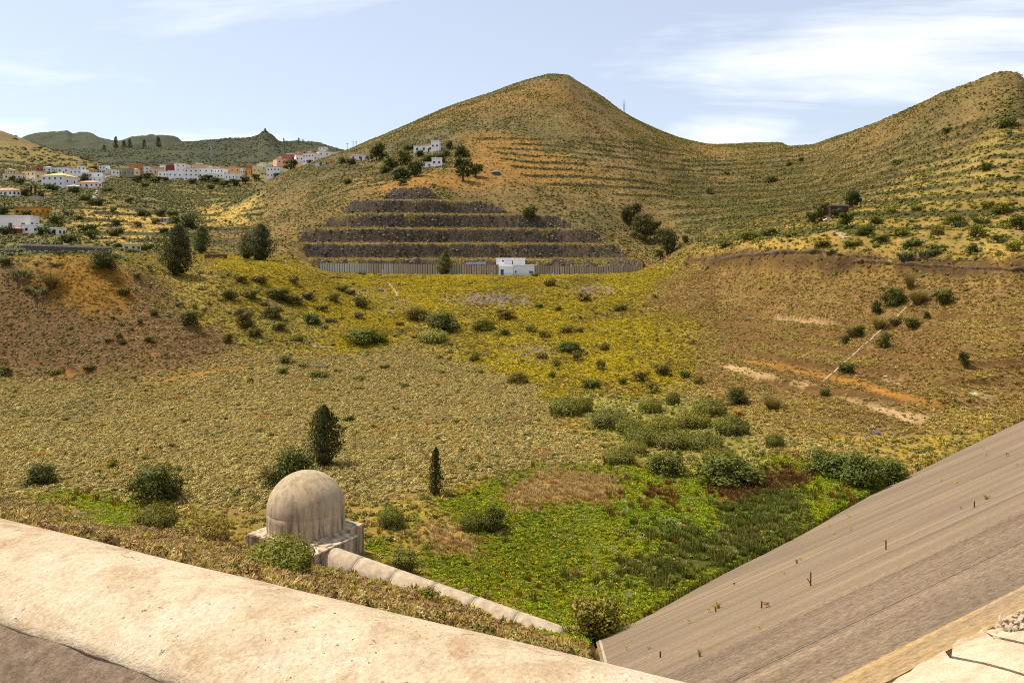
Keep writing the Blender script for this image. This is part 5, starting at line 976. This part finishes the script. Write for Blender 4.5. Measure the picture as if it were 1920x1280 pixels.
# ------------------------------------------------------------------ small things
# stone drain up the right slope and the chute below the track
def strip(name, pts, wid, mat, label, cat, lift=.10, ymin=60):
    pz = [hit(a, b_, ymin) for a, b_ in pts]; out = []
    for i in range(len(pz) - 1):
        for k in range(12): out.append(pz[i].lerp(pz[i + 1], k / 12))
    out.append(pz[-1]); Vv = []; q = []
    for i, p in enumerate(out):
        d = out[min(i + 1, len(out) - 1)] - out[max(i - 1, 0)]; sd = Vector((d.y, -d.x, 0)).normalized() * wid / 2; z = float(H(np.array([p.x]), np.array([p.y]))[0])
        c = Vector((p.x, p.y, z)); Vv += [c - sd + Vector((0, 0, -.4)), c - sd + Vector((0, 0, lift)), c + sd + Vector((0, 0, lift)), c + sd + Vector((0, 0, -.4))]
        if i: k = (i - 1) * 4; q += [(k, k + 4, k + 5, k + 1), (k + 1, k + 5, k + 6, k + 2), (k + 2, k + 6, k + 7, k + 3)]
    return tag(link(name, fast_mesh(name, Vv, q, mat, False)), label, cat)
M_drain = plain('drain_concrete', (.30, .23, .155), .2, 2, .9, .3, .03)
strip('drain', [(1543 + 202 * k / 24, 716 - 179 * k / 24) for k in range(25)], .34, M_drain, 'narrow concrete drain climbing diagonally up the right slope', 'drain')
strip('stone_chute', [(724, 526), (738, 540), (748, 556)], .9, M_drain, 'pale stone chute below the track at the hollow head', 'chute', ymin=150)
strip('footpath', [(546, 640), (575, 641), (600, 650), (625, 651)], 1.6, plain('path_dust', (.36, .27, .18), .2, 1.5), 'short dusty path trace on the hollow floor', 'path', .05, 100)
tag(bpy.data.objects['footpath'], kind='structure')
strip('farm_lane', [(1570, 434), (1592, 446)], 2.2, M_drain, 'short paved lane below the brown shack', 'lane', .08, 140)
strip('village_lane', [(172, 377), (183, 362), (186, 348), (190, 338), (199, 332), (222, 329)], 2.6, plain('lane_concrete', (.34, .30, .25), .1, .5), 'pale lane curving down beside the stepped white house', 'lane', .3, 300)
M_ledge2 = plain('ledge_earth', (.105, .066, .034), .45, 1.2, .95, 1.0, .2)
def ledge(pts, label, seed, hgt):
    rd = random.Random(seed); pz = []
    for i in range(len(pts) - 1):
        for k in range(14):
            t_ = k / 14; pz.append(hit(pts[i][0] + (pts[i + 1][0] - pts[i][0]) * t_, pts[i][1] + (pts[i + 1][1] - pts[i][1]) * t_, 110))
    Vv = []; q = []; dh = 0
    for i, p in enumerate(pz):
        dh = .7 * dh + rd.uniform(-.25, .25); f = -.25 + rd.uniform(-.3, .2); h_ = max(.15, hgt + dh); e = min(1, i / 8, (len(pz) - 1 - i) / 8); h_ *= e
        Vv += [p + Vector((0, .1, -.8)), p + Vector((0, f * e, h_ * .55)), p + Vector((0, f * e, h_)), p + Vector((0, 2.2, h_ + .12)), p + Vector((0, 3.2, -.6))]
        if i: k = (i - 1) * 5; q += [(k + j, k + 5 + j, k + 6 + j, k + 1 + j) for j in range(4)]
    return tag(link('earth_ledge', fast_mesh('earth_ledge', Vv, q, M_ledge2, False)), label, 'ledge')
ledge([(1330, 492), (1390, 482), (1460, 477), (1540, 474), (1600, 482)], 'dark crumbling earth ledge above the brown slope, nearer the ravine', 3, .55)
ledge([(1590, 494), (1620, 492), (1700, 498), (1790, 502), (1900, 508), (1990, 508)], 'long dark undercut earth ledge along the top of the right slope', 5, .6)
ledge([(1600, 480), (1680, 486), (1760, 489), (1860, 490)], 'upper broken earth ledge below the agaves', 8, .4)
ledge([(610, 521), (640, 522), (665, 524)], 'short dark washed-out ledge left of the stone chute', 9, .5)
# wooden frame on the flat, pylons, tank, container, car
q = hit(595, 687, 100); wf = empty('wooden_frame', q); tag(wf, 'weathered rectangular frame lying on the dry flat', 'frame')
for (x0, x1, y0, y1) in ((-2, 2, -1.6, -1.35), (-2, 2, 1.35, 1.6), (-2, -1.75, -1.35, 1.35), (1.75, 2, -1.35, 1.35)): link('rail', MB().box(x0, x1, y0, y1, -.2, .38).mesh('rail', M_drain), wf)
def pylon(px, pt, pb, Y, label):
    s = Y / F; h = (pb - pt) * s; w = h * .10; b0 = P(px, pb, Y); rt = empty('pylon', b0); tag(rt, label, 'pylon'); m = MB()
    for sx_ in (-1, 1):
        for sy in (-1, 1): m.tube([(sx_ * w, sy * w, -h * .4), (sx_ * w * .25, sy * w * .25, h * .6), (0, 0, h)], h * .007, 5)
    for k in range(5):
        z0, z1 = h * k / 6, h * (k + 1) / 6; wa = w * (1 - z0 / h * .95); wb = w * (1 - z1 / h * .95)
        for sy in (-1, 1): m.tube([(-wa, sy * wa, z0), (wb, sy * wb, z1)], h * .004, 4); m.tube([(wa, sy * wa, z0), (-wb, sy * wb, z1)], h * .004, 4)
    link('lattice', m.mesh('lattice', M_metal), rt)
    for k in (.62, .76, .9): link('cross_arm', MB().tube([(-h * .16, 0, h * k), (h * .16, 0, h * k)], h * .007, 5).mesh('cross_arm', M_metal), rt)
pylon(1170, 187, 216, 612, 'steel lattice pylon on the skyline right of the pointed peak'); pylon(396, 264, 294, 1150, 'faint lattice pylon on the ridge behind the village')
q = hit(930, 327, 290); tk = empty('boat_tank', q, R(10)); tk.name = 'water_tank'; tag(tk, 'turquoise lidded water tank on the orange hillside', 'tank')
M_turq, _t, _b = material('turquoise_sheet'); _b.inputs['Base Color'].default_value = (.16, .40, .46, 1)
o = link('tank_wall', MB().tube([(0, 0, -.6), (0, 0, .9)], 2.0, 20).mesh('tank_wall', M_stone), tk); o = link('lid', MB().tube([(0, 0, .9), (0, 0, 1.15), (0, 0, 1.45)], [2.15, 2.1, .9], 20).mesh('lid', M_turq), tk)
q = hit(402, 485, 190); ct = empty('container', q); tag(ct, 'rusty low container beside the track near the dark trees', 'container')
link('shell', MB().box(-2.8, 2.8, 0, 2.2, -.3, 1.2).mesh('shell', M_rust), ct)
rbm = MB(); [rbm.box(-2.7 + k * .45, -2.55 + k * .45, -.06, 0, -.2, 1.15) for k in range(12)]; link('rib_panel', rbm.mesh('rib_panel', M_rust), ct)
def car(px, py, label, col, yaw, ymin):
    q = hit(px, py, ymin); c = empty('parked_car', q + Vector((0, 0, .05)), R(yaw)); tag(c, label, 'car'); c.scale = (.62, .62, .62)
    o = link('body', MB().box(-2.0, 2.0, -.85, .85, .3, .85).hip(-1.3, 1.4, -.75, .75, .85, .6, .35).mesh('body', M_paint), c); o.color = (*col, 1)
    wm = MB().tube([(0, -.1, 0), (0, .1, 0)], .32, 12).mesh('wheel', M_stone)
    for x in (-1.25, 1.25):
        for y in (-.8, .8): o = link('wheel', wm, c); o.location = (x, y, .32)
    o = link('windscreen', MB().box(-1.0, 1.0, -.80, -.74, .92, 1.2).mesh('windscreen', M_glass), c)
car(1553, 415, 'white car parked under the trees by the brown shack', (.75, .75, .75), 5, 140); car(82, 375, 'pale car parked under the cypresses', (.6, .6, .62), -10, 300)
q = hit(64, 377, 300); sw = empty('roofless_shed', q); tag(sw, 'grey roofless shed walls under the cypresses', 'shed')
for x0, x1, y0, y1 in ((-2.6, 2.6, 0, .3), (-2.6, -2.3, .3, 4), (2.3, 2.6, .3, 4), (-2.6, 2.6, 4, 4.3)): link('wall', MB().box(x0, x1, y0, y1, -1.5, 2.4).mesh('wall', M_conc), sw)
for px, pb, h_, lb in ((651, 284, 16, 'first utility pole on the hill flank skyline above the village'), (662, 280, 15, 'second utility pole on the hill flank skyline above the village'), (668, 277, 12, 'third utility pole on the hill flank skyline above the village'), (1170, 345, 14, 'utility pole on the far side of the ravine'), (745, 282, 14, 'utility pole beside the trees left of the hillside villa')):
    q = hit(px, pb, 290); s_ = q.y / F; rt = empty('utility_pole', q); tag(rt, lb, 'pole'); link('pole', MB().tube([(0, 0, -.5), (0, 0, h_ * s_)], .14, 6).mesh('pole', M_bark), rt); link('cross_arm', MB().box(-.8, .8, -.06, .06, h_ * s_ - .6, h_ * s_ - .45).mesh('cross_arm', M_bark), rt)
# plants and stakes rooted in the joints of the dam face
FLW = bush_mesh('rosette', 130, .22, 600); STK = MB().tube([(0, 0, -.1), (.02, 0, .5), (-.03, .02, 1)], [.06, .05, .03], 6).mesh('stem', M_bark, True)
TUF = blade_mesh('tuft', 60, 601, .02, .12, .7, .4)
def dplant(px, py, wpx, hpx, col, label, kind='rosette', group='weeds in the dam joints'):
    Y = dam_depth(px, py); p = Vector(((px - CX) / F * Y, Y, (HY - py) / F * Y)); s = Y / F; rt = empty('joint_weed', p, random.uniform(0, 6)); tag(rt, label, 'weed', group)
    if kind == 'tuft': o = link('blades', TUF, rt); o.scale = (wpx * s, wpx * s, hpx * s)
    else:
        o = link('rosette', FLW, rt); o.location = (0, 0, hpx * s * .45); o.scale = (wpx * s, wpx * s, hpx * s * .55); st = link('stem', STK, rt); st.scale = (hpx * s * .6, hpx * s * .6, hpx * s * .6)
    o.color = (*col, 1)
YF = (.50, .42, .02)
for i, (px, py, w, h, c, k) in enumerate(sorted([(1174, 1217, 8, 9, YF, 'rosette'), (1216, 1217, 10, 7, (.40, .30, .06), 'rosette'), (1312, 1231, 12, 20, (.32, .24, .09), 'tuft'), (1292, 1168, 8, 9, YF, 'rosette'), (1329, 1148, 10, 11, YF, 'rosette'), (1340, 1142, 10, 10, YF, 'rosette'), (1347, 1140, 16, 16, (.36, .27, .09), 'tuft'), (1423, 1180, 8, 9, (.42, .44, .06), 'rosette'), (1437, 1139, 16, 11, (.38, .10, .05), 'rosette'), (1376, 1098, 7, 7, (.07, .06, .05), 'rosette'), (1470, 1078, 8, 7, YF, 'rosette'), (1494, 1056, 9, 12, (.24, .19, .06), 'tuft'), (1501, 1050, 9, 7, YF, 'rosette'), (1555, 988, 8, 6, YF, 'rosette'), (1594, 994, 8, 6, YF, 'rosette'), (1592, 970, 8, 6, YF, 'rosette'), (1563, 1002, 9, 6, YF, 'rosette'), (1793, 907, 10, 7, YF, 'rosette'), (1848, 856, 9, 8, YF, 'rosette'), (1887, 856, 12, 10, (.36, .36, .05), 'rosette'), (1801, 955, 7, 8, (.45, .32, .05), 'rosette'), (1850, 936, 20, 12, (.42, .32, .12), 'tuft'), (1765, 902, 6, 5, YF, 'rosette'), (1843, 842, 8, 6, YF, 'rosette'), (1908, 873, 7, 5, YF, 'rosette')])):
    dplant(px, py, w, h, c, ('straw grass tuft' if k == 'tuft' else 'yellow flowering weed' if c[1] > .3 else 'small dark weed' if c[0] < .2 else 'red succulent weed') + f' rooted in the dam face, {ORD[i]} from the left', k)
for px, py, h, lb in ((1520, 1098, 26, 'rusty forked stake standing on the dam face'), (1661, 1030, 18, 'short iron bar standing on the dam face'), (1827, 952, 13, 'iron bar highest on the dam face'), (1428, 1140, 14, 'thin stake beside the red weed'), (1238, 1232, 12, 'dark stake low on the dam face'), (1342, 1147, 10, 'small dark stake among the yellow weeds')):
    Y = dam_depth(px, py); s = Y / F; m = MB().tube([(0, 0, -.2), (.0, 0, h * s)], .03, 6)
    if h > 20: m.tube([(0, 0, .1), (-h * s * .25, 0, h * s * .55)], .02, 5)
    tag(link('iron_stake', m.mesh('iron_stake', M_rust), None, Vector(((px - CX) / F * Y, Y, (HY - py) / F * Y))), lb, 'stake')
# flowering succulents on the near bank
n_ = 0
for i in range(115):
    px = random.uniform(-10, 1090); t_ = random.random(); pyl = sil(px) + 2; top = np.interp(px, [0, 250, 480, 600, 800, 1030, 1090], [945, 990, 1035, 1066, 1116, 1194, 1205]); py = pyl + (top - pyl) * t_ ** .8
    if 470 < px < 590 and py < 1062: continue
    p = hit(px, py, 18); s = p.y / F; w = random.uniform(6, 13) * s; rt = empty('flowering_succulent', p, random.uniform(0, 6)); tag(rt, 'yellow-headed succulent on the brown bank behind the crest wall', 'succulent', 'succulents on the near bank')
    o = link('flower_head', FLW, rt); o.location = (0, 0, w * .45); o.scale = (w, w, w * .6); k = random.uniform(.75, 1.15); o.color = random.choice([(.52 * k, .46 * k, .03, 1), (.45 * k, .36 * k, .03, 1), (.38 * k, .40 * k, .05, 1)])
    st = link('stem', STK, rt); st.scale = (w * .8, w * .8, w * .7)
# a few rocks and litter on the flat
for i, (px, py, r_, lb) in enumerate([(100, 495, .8, 'dark boulder on top of the bare orange bank'), (1662, 706, .35, 'white broken slab fragment on the right slope'), (1825, 738, .4, 'pale broken slab at the right end of the slope'), (1405, 600, .7, 'dark rock in the crack of the brown slope')]):
    h_ = hit(px, py, 60); o = link('rock', lump(r_, 40 + i, M_stone if i in (0, 3) else M_paint, 'rock'), None, h_); o.color = (.48, .44, .38, 1); o.scale = (1.4, 1, .6); tag(o, lb, 'rock')
